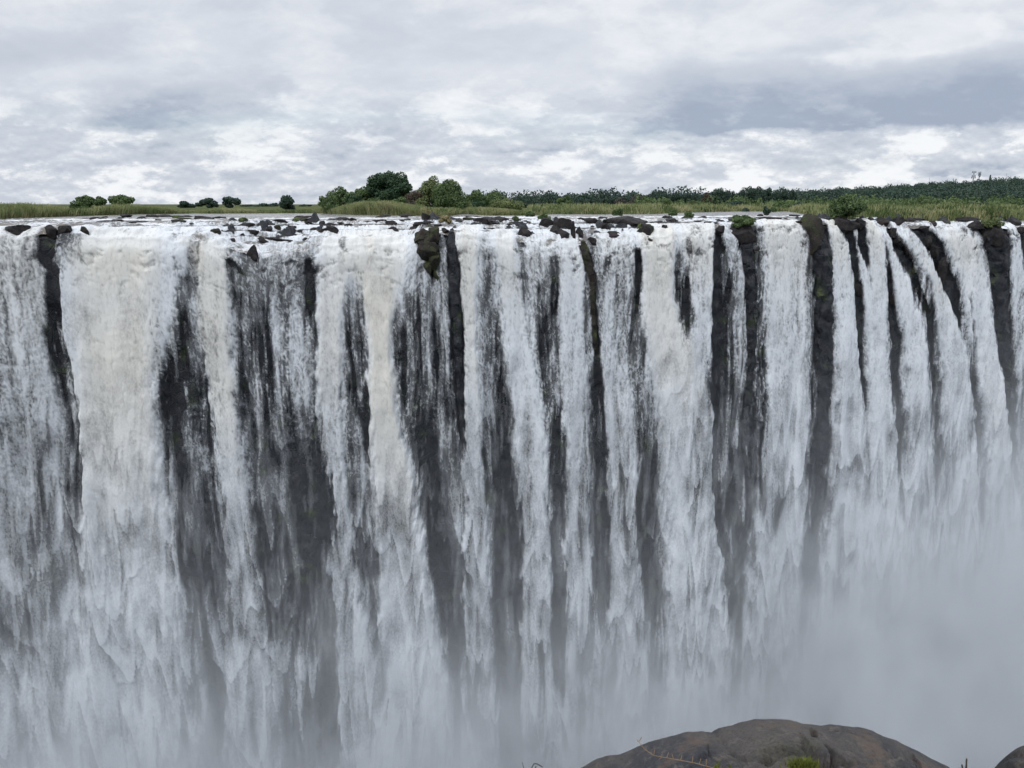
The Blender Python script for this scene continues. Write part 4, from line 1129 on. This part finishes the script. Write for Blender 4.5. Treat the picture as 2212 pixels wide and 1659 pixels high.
for i, (px, top, hw) in enumerate(SHR):
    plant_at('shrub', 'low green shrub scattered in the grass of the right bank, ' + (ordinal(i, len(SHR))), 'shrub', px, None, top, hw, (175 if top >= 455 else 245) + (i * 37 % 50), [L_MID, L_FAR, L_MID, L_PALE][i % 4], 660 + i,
             'low shrubs scattered over the right bank', leaves=900, leaf=0.34, lumps=12, lump_r=0.4, trunk=0.02)
# bushes and tufts right at the brink
def brink_plant(name, label, cat, px, foot, top, hw, mat, seed, dz=0.0, **kw):
    x, y, z = on_water(px, foot)
    m = y * 1.03 / FPX
    zt = at_y(px, top, y)[2]
    return plant(name, label, cat, (x, y, z - 0.1), hw * m, zt - z + 0.1, mat, seed, **kw)
brink_plant('bush', 'big leafy round bush growing on dark rock at the brink', 'bush', 1828, 477, 420, 37, L_MID, 281, leaves=6500, leaf=0.30, lumps=44, lump_r=0.28, trunk=0.12, hole=0.15)
brink_plant('bush', 'drooping green bush on top of the dark brink rock', 'bush', 1602, 490, 460, 30, L_MID, 282, leaves=4200, leaf=0.24, lumps=30, lump_r=0.3, trunk=0.05)
brink_plant('bush', 'small yellow-green bush on the left rapids', 'bush', 523, 480, 469, 13, L_PALE, 283, leaves=1200, leaf=0.2, lumps=12, lump_r=0.36, trunk=0.05)
for i, (px, foot, top, hw, mt, lab) in enumerate([
    (1395,498,482,20,L_PALE,'yellow-green tuft on the rock below the widest slab'), (1453,468,452,10,L_MID,'dark green shrub on the bank above the rapids'),
    (1487,472,457,14,L_MID,'green shrub at the water edge right of the widest slab'), (1336,468,448,13,L_MID,'green shrub behind the widest slab'),
    (1114,478,466,9,L_MID,'little spiky plant at the tip of the right islet'), (1177,476,464,16,L_MID,'scrubby plant behind the large brink rocks'),
    (1145,470,456,10,L_MID,'small shrub right of the wide olive dome'), (1655,466,446,9,L_FAR,'small dark shrub on the bank above the broad even curtain'),
    (2052,478,462,17,L_MID,'green clump overhanging the brink in front of the pale bush'), (2140,490,470,26,L_PALE,'grassy clump on the dark squared rock face'),
    (640,478,470,9,L_PALE,'little grass clump in the rapids left of the island'),(385,474,468,16,L_GRASS,'bright green patch on the low rocky islet'),
    (960,482,466,16,L_REEDT,'dry tan grass clump beside the rounded dark rock')]):
    brink_plant('shrub', lab, 'shrub', px, foot, top, hw, mt, 300 + i, leaves=1100, leaf=0.24, lumps=12, lump_r=0.38, trunk=0.03)

# reeds and grass
def blades(name, label, cat, px0, px1, tops, depth, count, mat, seed, h_lo=0.7, width=0.16, shore_off=0.5, squat=None):
    rng = np.random.RandomState(seed)
    px = rng.uniform(px0, px1, count)
    a = np.array([sky_at(p, 450)[0] for p in (px0, px1)])
    az_ = a[0] + (px - px0) / (px1 - px0) * (a[1] - a[0])
    ys = shore_y(az_) + shore_off + depth * rng.rand(count) ** 1.4
    x = az_ * ys
    z = land_z(x, ys)
    if squat is None:
        tp = np.interp(px, [q[0] for q in tops], [q[1] for q in tops])
        ztop = H + (440 - tp) * ys / 1714.0
        h = np.clip(ztop - z, 0.6, 9) * rng.uniform(h_lo, 1.04, count) * (0.82 + 0.25 * perlin(x * 0.25, ys * 0.25, seed))
    else:
        h = squat * rng.uniform(0.5, 1.2, count) * np.clip(0.8 + 0.9 * perlin(x * 0.12, ys * 0.12, seed), 0.25, 2)
    h = np.clip(h, 0.25, None)
    th = rng.uniform(0, np.pi, count)
    wx, wy = np.cos(th) * width * 0.5, np.sin(th) * width * 0.5
    lx, ly = rng.normal(size=count) * 0.16 * h, rng.normal(size=count) * 0.16 * h
    B = np.stack([x, ys, z - 0.1], -1)
    W = np.stack([wx, wy, 0 * wx], -1)
    Mid = B + np.stack([lx * 0.35, ly * 0.35, h * 0.6], -1)
    Top = B + np.stack([lx, ly, h], -1)
    V = np.stack([B - W, B + W, Mid + W * 0.9, Mid - W * 0.9, Top + W * 0.2, Top - W * 0.2], 1).reshape(-1, 3)
    i = np.arange(count)[:, None] * 6
    Fq = np.concatenate([i + [0, 1, 2, 3], i + [3, 2, 4, 5]])
    ti = np.clip(0.45 + 0.22 * rng.normal(size=count) + 0.55 * perlin(x * 0.07, ys * 0.07, seed + 1) + 0.35 * perlin(x * 0.25, ys * 0.15, seed + 2), 0, 1)
    o = mesh_obj(name, V, Fq, mat, None, {'tint': np.repeat(ti, 6)}, smooth_shade=False)
    return tag(o, label, cat, kind='stuff')
blades('reeds', 'tall green reeds along the left edge of the river', 'reeds', -120, 150, [(-120,432),(30,432),(75,435),(110,438),(150,443)], 26, 15000, L_REED, 801)
blades('reeds', 'tan reeds at the foot of the left reed bed', 'reeds', -120, 150, [(-120,452),(60,450),(150,455)], 5, 4500, L_REEDT, 802)
blades('reeds', 'humped green reed bed in front of the left trees', 'reeds', 150, 385, [(150,447),(200,444),(240,437),(290,436),(330,441),(385,447)], 30, 15000, L_REED, 803)
blades('reeds', 'low reeds on the far bank left of the grassy island', 'reeds', 385, 700, [(385,447),(420,452),(470,446),(520,446),(560,451),(640,451),(700,446)], 30, 12000, L_REED, 804)
blades('reeds', 'tall bright reeds on the grassy island', 'reeds', 690, 1000, [(690,446),(735,441),(770,430),(840,428),(870,433),(900,440),(940,443),(1000,447)], 20, 24000, L_REED, 805)
blades('reeds', 'tan reeds at the right foot of the grassy island', 'reeds', 870, 985, [(870,450),(920,445),(985,456)], 5, 3200, L_REEDT, 806)
blades('reeds', 'reeds and low bright grass on the right islet', 'reeds', 1000, 1145, [(1000,446),(1020,440),(1080,446),(1145,452)], 16, 9000, L_REED, 807)
blades('grass', 'bright green grass fringe in front of the right islet', 'grass', 1040, 1150, None, 10, 5000, L_GRASS, 808, squat=0.9)
blades('grass', 'long olive grass covering the bank below the far treeline', 'grass', 1140, 1770, None, 150, 46000, L_REED, 809, squat=1.7, width=0.24)
blades('grass', 'long olive grass covering the right bank behind the brink', 'grass', 1740, 2330, None, 170, 52000, L_REED, 810, squat=1.5, width=0.2)
blades('grass', 'darker green grass clumps on the right bank', 'grass', 1150, 2330, None, 150, 42000, L_BANK, 813, squat=1.6, width=0.24)
blades('reeds', 'darker green reeds mixed into the left and island reed beds', 'reeds', -120, 1145, [(-120,436),(145,444),(240,440),(330,443),(420,453),(690,448),(770,434),(840,431),(900,442),(1080,446),(1145,453)], 24, 16000, L_BANK, 814)
blades('grass', 'tan dry grass patches on the right bank', 'grass', 1200, 2330, None, 140, 14000, L_REEDT, 811, squat=1.3, width=0.2)

# wooded hill: one mass of crowns
def hill_wood():
    rng = np.random.RandomState(77)
    Vs, Ts = [], []
    n = 2600
    az_ = rng.uniform(sky_at(1000, 440)[0], sky_at(2420, 440)[0], n)
    ys = 520 + (1560 - 520) * rng.rand(n) ** 1.15
    keep = rng.rand(n) < np.interp(az_, [sky_at(1100, 440)[0], sky_at(1600, 440)[0]], [0.35, 1.0])
    az_, ys = az_[keep], ys[keep]
    for a_, y in zip(az_, ys):
        x = a_ * y
        z = float(land_z(x, y))
        w = rng.uniform(3.5, 11); h = w * rng.uniform(0.8, 1.3)
        k = 130 if y > 900 else 190
        d = rng.normal(size=(k, 3)); d[:, 2] = np.abs(d[:, 2]) * 0.9 - 0.15; d /= np.linalg.norm(d, axis=1)[:, None]
        lum = 1 + 0.22 * np.sin(d[:, 0] * 7 + x) * np.cos(d[:, 1] * 6 + y)
        P = d * lum[:, None] * (w * 0.62, w * 0.62, h * 0.62) + (x, y, z + h * 0.38)
        ti = np.clip(rng.uniform(-0.1, 1.0) + 0.07 * rng.normal(size=k), 0, 1)
        V, _, t4 = leaf_cards(P, d, 0.85 + y / 1900, rng, ti, 1.2)
        Vs.append(V); Ts.append(t4)
    V = np.concatenate(Vs)
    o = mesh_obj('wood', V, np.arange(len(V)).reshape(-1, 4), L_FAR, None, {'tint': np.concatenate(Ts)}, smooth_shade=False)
    tag(o, 'dense dark green wood covering the far low hill', 'wood', kind='stuff')
def bank_scrub():
    rng = np.random.RandomState(78)
    Vs, Ts = [], []
    n = 420
    az_ = rng.uniform(sky_at(1380, 440)[0], sky_at(2420, 440)[0], n)
    for a_ in az_:
        y = rng.uniform(330, 560); x = a_ * y; z = float(land_z(x, y))
        w = rng.uniform(2, 6); h = w * rng.uniform(0.6, 1.1); k = 120
        d = rng.normal(size=(k, 3)); d[:, 2] = np.abs(d[:, 2]) * 0.9 - 0.1; d /= np.linalg.norm(d, axis=1)[:, None]
        P = d * (w * 0.6, w * 0.6, h * 0.6) * (1 + 0.25 * np.sin(d[:, :1] * 7 + x)) + (x, y, z + h * 0.35)
        V, _, t4 = leaf_cards(P, d, 0.8, rng, np.clip(rng.uniform(0, 0.9) + 0.15 * rng.normal(size=k), 0, 1), 1.2)
        Vs.append(V); Ts.append(t4)
    V = np.concatenate(Vs)
    tag(mesh_obj('scrub', V, np.arange(len(V)).reshape(-1, 4), L_MID, None, {'tint': np.concatenate(Ts)}, smooth_shade=False), 'lighter green scrub between the right bank and the wooded hill', 'scrub', kind='stuff')
bank_scrub()
hill_wood()

# ----------------------------------------------------------------------------------------------
# masts on the hill
# ----------------------------------------------------------------------------------------------
def tube(Vs, Fs, a, b_, r0, r1, k=8): limb(Vs, Fs, a, b_, r0, r1, k)
def box(Vs, Fs, c, s):
    o = sum(len(v) for v in Vs)
    Vs.append(np.array([(c[0] + i * s[0] / 2, c[1] + j * s[1] / 2, c[2] + k_ * s[2] / 2) for i in (-1, 1) for j in (-1, 1) for k_ in (-1, 1)]))
    for f in ((0, 1, 3, 2), (4, 6, 7, 5), (0, 4, 5, 1), (2, 3, 7, 6), (0, 2, 6, 4), (1, 5, 7, 3)): Fs.append(tuple(o + i for i in f))
def mast(label, px, foot, top, Y, kind):
    x, _, zb = at_y(px, foot, Y); zt = at_y(px, top, Y)[2]
    zb = min(zb, float(land_z(x, Y)) + 2)
    h = zt - zb
    root = tag(empty('radio_mast', (x, Y, zb)), label, 'mast', 'masts on the wooded hill')
    u_ = Y / 1714.0                                            # one photo unit there, in metres
    Vs, Fs = [], []
    r = {'panel': 1.25, 'bush': 1.2, 'thin': 0.42, 'tree': 1.1}[kind] * u_
    tube(Vs, Fs, (0, 0, -6), (0, 0, h), r, r * 0.75)
    mesh_obj('pole', np.concatenate(Vs), Fs, M_MASTD if kind == 'tree' else M_MAST, root)
    if kind == 'panel':
        for zz, wd in ((h - 1.2 * u_, 3.4), (h - 9.5 * u_, 3.0), (h - 13.0 * u_, 3.6)):
            Vs, Fs = [], []
            for i in range(6):
                th = i * math.pi / 3
                c = (wd * u_ * math.cos(th), wd * u_ * math.sin(th), zz)
                box(Vs, Fs, c, (1.5 * u_, 1.5 * u_, 3.6 * u_))
                tube(Vs, Fs, (0, 0, zz), c, 0.18 * u_, 0.18 * u_, 5)
            mesh_obj('antenna_panels', np.concatenate(Vs), Fs, M_MAST, root)
    elif kind == 'bush':
        Vs, Fs = [], []
        for i in range(9):
            th = i * 2.4; zz = h - (1.0 + 1.0 * i) * u_
            box(Vs, Fs, (1.6 * u_ * math.cos(th), 1.6 * u_ * math.sin(th), zz), (1.8 * u_, 1.8 * u_, 2.8 * u_))
        for th in (0, math.pi):
            tube(Vs, Fs, (0, 0, h - 4 * u_), (4.5 * u_ * math.cos(th), 0, h - 4 * u_), 0.2 * u_, 0.2 * u_, 5)
        mesh_obj('antenna_head', np.concatenate(Vs), Fs, M_MAST, root)
    elif kind == 'tree':
        r_ = np.random.RandomState(3)
        t_ = r_.rand(240)
        th = r_.uniform(0, 6.28, 240); rr = 1.9 * u_ * np.sqrt(np.clip(1 - (t_ * 2 - 1) ** 2, 0.05, 1)) * r_.uniform(0.5, 1, 240)
        P = np.stack([rr * np.cos(th), rr * np.sin(th), h * 0.25 + t_ * h * 0.75], -1)
        V, Fq, ti = leaf_cards(P, P * (1, 1, 0), 1.2 * u_, r_, np.clip(r_.rand(240), 0, 1))
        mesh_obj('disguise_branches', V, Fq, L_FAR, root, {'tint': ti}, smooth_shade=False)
    return root
mast('tallest mast on the hill, pale pole with three tiers of panels', 2100, 405, 370, 1150, 'panel')
mast('pale mast with a single bushy head right of the tallest mast', 2112.5, 404, 371, 1150, 'bush')
mast('short dark mast disguised as a slim tree on the hilltop', 2138, 391, 377.5, 1450, 'tree')
mast('hair-thin mast left of the tallest mast', 2007, 396, 382, 1450, 'thin')
mast('hair-thin mast near the right end of the hilltop', 2173, 388, 373.5, 1450, 'thin')

# ----------------------------------------------------------------------------------------------
# foreground
# ----------------------------------------------------------------------------------------------
def near_boulder(label, sil, y_ridge, mat, seed, y_front, slope, nu=420, crack=True):
    """a rock whose skyline follows sil (photo points); its top tilts up toward the viewer"""
    px = np.linspace(sil[0][0], sil[-1][0], nu)
    py = np.interp(px, [q[0] for q in sil], [q[1] for q in sil]) + 1.6 * fbm(px * 0.05, px * 0 + seed, 960, 4, 0.6)
    R = np.array([at_y(a, b_, y_ridge) for a, b_ in zip(px, py)])
    nv = 220
    v = np.linspace(0, 1, nv)
    back = v < 0.30
    VV, UU = np.meshgrid(v, np.arange(nu), indexing='ij')
    t = np.clip((VV - 0.30) / 0.70, 0, 1)                    # 0 at the skyline, 1 at the viewer's side
    bk = np.clip((0.30 - VV) / 0.30, 0, 1)                   # 1 at the foot of the back
    xc = float(np.mean(R[:, 0]))
    X = xc + (R[:, 0][None, :] - xc) * (1 - 0.10 * t) * (1 + 0.10 * bk)
    Y = y_ridge - t * (y_ridge - y_front) + 0.55 * np.sin(bk * math.pi / 2)
    zr = R[:, 2][None, :]
    Z = zr + slope * t * (1 - 0.35 * t) - 0.05 * np.exp(-(t / 0.05)) * 0 - 2.2 * (1 - np.cos(bk * math.pi / 2))
    rnd = 0.028 * np.exp(-((VV - 0.30) / 0.035) ** 2)
    Z = Z - 0
    n1 = fbm(X * 2.2 + seed, Y * 2.8, 900 + seed, 5, 0.55)
    n2 = fbm(X * 11 + seed, Y * 13, 910 + seed, 5, 0.6)
    led = fbm(X * 0.9 + Y * 1.4, Y * 3.0 - X * 0.8, 920 + seed, 3)
    terr = np.floor(led * 6) / 6
    rs = np.random.RandomState(seed + 50)
    K = 34
    sx_ = rs.uniform(X.min(), X.max(), K); sy2 = rs.uniform(y_front, y_ridge, K)
    gxk, gyk, ok_ = rs.normal(size=K) * 0.11, rs.normal(size=K) * 0.11, rs.uniform(-0.022, 0.0, K)
    wx_, wy_ = X + 0.05 * perlin(X * 4, Y * 4, 951), Y + 0.05 * perlin(X * 4 + 9, Y * 4, 952)
    dk = np.stack([(wx_ - a_) ** 2 + 1.4 * (wy_ - b_) ** 2 for a_, b_ in zip(sx_, sy2)])
    near_k = dk.argmin(0)
    facet = gxk[near_k] * (X - sx_[near_k]) + gyk[near_k] * (Y - sy2[near_k]) + ok_[near_k]
    dd = np.sort(np.sqrt(dk), axis=0)
    joint_ = np.exp(-((dd[1] - dd[0]) / 0.018) ** 2)
    amp = smooth(0.0, 0.22, t)
    rel = 0.020 * n1 + 0.032 * n2 + 0.045 * (terr - 0.3) + facet - 0.018 * joint_ - 0.02 * np.clip(1 - np.abs(fbm(X * 2.1 + 5, Y * 2.6 + X, 955, 3)) * 5, 0, 1) ** 2
    Z = Z + np.minimum(rel, 0.035) * amp + 0.004 * n2 * (1 - amp) - 0.016 * np.clip(perlin(X * 30, Y * 34, 930) - 0.35, 0, 1) * amp
    if crack:
        for line, wd, dp in (([(1757,1575),(1762,1596),(1778,1612),(1796,1636),(1812,1662)], 0.0085, 0.11), ([(1660,1626),(1690,1615),(1720,1613),(1750,1622),(1770,1640),(1785,1665)], 0.024, 0.10),
                             ([(1648,1617),(1675,1610),(1700,1608),(1728,1611)], 0.010, 0.03), ([(1805,1574),(1835,1578),(1870,1590)], 0.006, 0.02), ([(1580,1622),(1600,1630),(1618,1634)], 0.008, 0.02)):
            q = [at_y(a, b_, y_ridge) for a, b_ in line]
            # drop each crack point on the tilted top
            pts = []
            for (a, b_) in line:
                best = None
                for tt in np.linspace(0, 1, 80):
                    yy = y_ridge - tt * (y_ridge - y_front)
                    xx, _, zz = at_y(a, b_, yy)
                    i = int(np.clip(np.searchsorted(R[:, 0], xc + (xx - xc) / (1 - 0.10 * tt)), 0, nu - 1))
                    e = abs(R[i, 2] + slope * tt * (1 - 0.35 * tt) - zz)
                    if best is None or e < best[0]: best = (e, xx, yy)
                pts.append(best[1:])
            pts = np.array(pts)
            dmin = np.full(X.shape, 9.0)
            for (ax, ay), (bx, by) in zip(pts[:-1], pts[1:]):
                L2 = (bx - ax) ** 2 + (by - ay) ** 2
                tt = np.clip(((X - ax) * (bx - ax) + (Y - ay) * (by - ay)) / L2, 0, 1)
                dmin = np.minimum(dmin, np.hypot(X - ax - tt * (bx - ax), (Y - ay - tt * (by - ay))))
            dmin = dmin + 0.004 * perlin(X * 25, Y * 25, 940)
            Z = Z - dp * np.exp(-(np.clip(dmin, 0, None) / wd) ** 2)
    # close the two ends downward
    endf = smooth(0, 0.02, UU / (nu - 1)) * smooth(1, 0.98, UU / (nu - 1))
    Z = Z - (1 - endf) * 0.8
    V = np.stack([X, Y, Z], -1).reshape(-1, 3)
    o = mesh_obj('boulder', V, grid_faces(nu, nv), mat)
    return tag(o, label, 'rock'), (lambda a, b_, tt: None)
M_FG = None
def mat_fg():
    m, t, out = new_mat('weathered_boulder')
    P = geo_pos(t)
    n1 = noise(t, P, 2.4, 8, 0.62); n2 = noise(t, P, 17.0, 8, 0.68); n3 = noise(t, P, 70.0, 6, 0.7)
    c = mixc(t, n1.step(0.38, 0.62), (0.046, 0.048, 0.056), (0.100, 0.088, 0.080))
    c = mixc(t, n2.step(0.50, 0.68) * 0.7, c, (0.165, 0.145, 0.13))
    c = mixc(t, n3.step(0.50, 0.64) * 0.6, c, (0.030, 0.029, 0.033))
    c = mixc(t, noise(t, P, 4.0, 6, 0.65).step(0.56, 0.66) * 0.55, c, (0.15, 0.105, 0.078))
    c = mixc(t, noise(t, P, 6.0, 5, 0.6).step(0.60, 0.70) * 0.4, c, (0.030, 0.030, 0.036))
    c = mixc(t, noise(t, P, 1.1, 4, 0.6).step(0.60, 0.75) * 0.25, c, (0.08, 0.095, 0.035))
    p = principled(t, c, 0.72, 0.35, n2 * 0.8 + n3 * 0.45, 1.0, 0.03)
    t.links.new(p.outputs[0], out.inputs[0])
    return m
M_FG = mat_fg()
SIL = [(1215,1700),(1278,1662),(1300,1649),(1322,1642),(1350,1639),(1390,1622),(1418,1610),(1445,1603),(1500,1589),(1530,1588),(1552,1591),(1568,1581),(1600,1574),(1620,1566),(1645,1561),(1690,1560),(1722,1563),
       (1752,1571),(1790,1575),(1812,1572),(1848,1577),(1882,1580),(1898,1585),(1908,1592),(1950,1607),(2000,1632),(2030,1648),(2060,1662),(2130,1720)]
SIL = [(a_, b_ + 7) for a_, b_ in SIL]
near_boulder('large weathered grey-brown boulder with a dark crack, nearest the viewer', SIL, 3.3, M_FG, 1, 1.75, 0.62)
SIL2 = [(2215,1760),(2222,1678),(2228,1662),(2240,1654),(2246,1638),(2260,1626),(2290,1618),(2330,1622),(2400,1680),(2440,1740)]
near_boulder('dark lumpy rock cut off by the right edge of the view', SIL2, 3.0, M_FG, 3, 2.5, 0.08, 200, False)

def strand(name, label, cat, paths, mat, r):
    Vs, Fs = [], []
    for P in paths:
        for a, b_ in zip(P[:-1], P[1:]): limb(Vs, Fs, a, b_, r, r * 0.85, 6)
    return tag(mesh_obj(name, np.concatenate(Vs), Fs, mat), label, cat)
def pts_at(lst): return [at_y(*q) for q in lst]
main = [(1376,1598,3.12),(1392,1618,3.05),(1412,1632,2.96),(1440,1637,2.88),(1462,1641,2.82),(1500,1648,2.76),(1540,1659,2.7)]
tw = [pts_at(main)]
for (a, b_, Y, ex, ey) in [(1380,1602,3.11,6,-10),(1412,1632,2.96,2,-12),(1440,1637,2.88,4,-11),(1455,1640,2.84,-3,-10),(1470,1643,2.81,3,-12),(1495,1647,2.77,2,-13),(1510,1651,2.75,4,-12),(1525,1655,2.72,1,-15),(1430,1636,2.91,-8,6)]:
    tw.append(pts_at([(a, b_, Y), (a + ex * 0.6, b_ + ey * 0.5, Y), (a + ex, b_ + ey, Y)]))
strand('twig', 'dry reddish twig with short thorns lying on the large boulder', 'twig', tw, M_TWIG, 0.0017)
strand('stem', 'thin dark bent stem left of the large boulder', 'plant stem', [pts_at([(1148,1680,3.0),(1149,1658,3.0),(1153,1650,3.0),(1160,1650,3.0),(1172,1657,3.0)]), pts_at([(1152,1680,3.0),(1155,1664,3.0),(1158,1655,3.0)])], M_DTWIG, 0.0022)
strand('stem', 'short curved pale stem, leftmost plant at the lower edge', 'plant stem', [pts_at([(1136,1690,3.0),(1132,1662,3.0),(1128,1647,3.0)])], M_DTWIG, 0.0014)
strand('stem', 'upright dark stump of a stem right of the large boulder', 'plant stem', [pts_at([(2086,1690,3.0),(2087,1660,3.0),(2088,1639,3.0)]), pts_at([(2080,1690,3.0),(2079,1660,3.0),(2078,1652,3.0)])], M_DTWIG, 0.004)
def tuft(label, cx, cyp, hw, ht, Y0, n, mat, seed):
    rng = np.random.RandomState(seed)
    Vs, Fs, ti = [], [], []
    for i in range(n):
        px = cx + rng.normal() * hw * 0.5; Y = Y0 + rng.uniform(-0.08, 0.08)
        b_ = np.array(at_y(px, cyp + rng.uniform(-4, 8), Y))
        h = ht * Y / FPX * rng.uniform(0.4, 1.25) * (1.35 if rng.rand() < 0.12 else 1)
        ln = np.array([rng.normal() * 0.35, rng.normal() * 0.35, 1.0]) * h
        w = np.array([math.cos(rng.rand() * 3), math.sin(rng.rand() * 3), 0]) * 0.0022
        mid = b_ + ln * (0.3, 0.3, 0.6)
        o = len(Vs) * 6
        Vs.append(np.array([b_ - w, b_ + w, mid + w * .8, mid - w * .8, b_ + ln + w * .15, b_ + ln - w * .15]))
        Fs += [(o, o + 1, o + 2, o + 3), (o + 3, o + 2, o + 4, o + 5)]; ti += [rng.rand()] * 6
    return tag(mesh_obj('grass_tuft', np.concatenate(Vs), Fs, mat, None, {'tint': ti}, smooth_shade=False), label, 'grass tuft')
tuft('low yellow-green grass tuft in the hollow of the large boulder', 1732, 1656, 30, 20, 2.75, 520, L_TUFT, 5)
tuft('sparse pale sprout on the large boulder right of the twig', 1546, 1660, 10, 14, 2.85, 26, L_TUFT, 6)
tuft('tiny green sprout between the twig and the grass tuft', 1577, 1662, 8, 10, 2.8, 40, L_TUFT, 7)

# ----------------------------------------------------------------------------------------------
# spray: a cloud of mist standing in the gorge
# ----------------------------------------------------------------------------------------------
def build_mist():
    x0, x1, y0, y1, z0, z1 = -200, 240, 14, 175, GORGE_Z - 4, -4.0
    V = [(x, y, z) for x in (x0, x1) for y in (y0, y1) for z in (z0, z1)]
    Fc = [(0, 1, 3, 2), (4, 6, 7, 5), (0, 4, 5, 1), (2, 3, 7, 6), (0, 2, 6, 4), (1, 5, 7, 3)]
    m, t, out = new_mat('spray_mist')
    P = geo_pos(t)
    sp = t.nodes.new('ShaderNodeSeparateXYZ'); t.links.new(P, sp.inputs[0])
    X, Y, Z = (E(t, sp.outputs[i]) for i in range(3))
    n = noise(t, mapping(t, P, (1, 1, 0.7)), 0.05, 3, 0.6)
    n2 = noise(t, mapping(t, P, (1, 1, 0.5)), 0.14, 2, 0.6)
    lift = X.step(22.0, 80.0) * 24.0 + X.step(-30.0, -75.0) * 5.0
    h = (Z + 77.5 - lift + (n - 0.5) * -66.0) * -0.10
    d = h.exp().min(3.5) * 0.030 * Y.step(18.0, 60.0) * Z.step(-5.0, -22.0) * (n2.step(0.32, 0.68) * 1.3 + 0.35) + Z.step(-18.0, -50.0) * 0.0012
    v = t.nodes.new('ShaderNodeVolumePrincipled')
    v.inputs['Color'].default_value = (0.90, 0.938, 0.982, 1)
    v.inputs['Anisotropy'].default_value = 0.0
    t.links.new(d.s, v.inputs['Density'])
    t.links.new(v.outputs[0], out.inputs['Volume'])
    o = mesh_obj('mist', V, Fc, m, smooth_shade=False)
    tag(o, 'grey spray cloud rising from the bottom of the gorge', 'mist', kind='stuff')
build_mist()
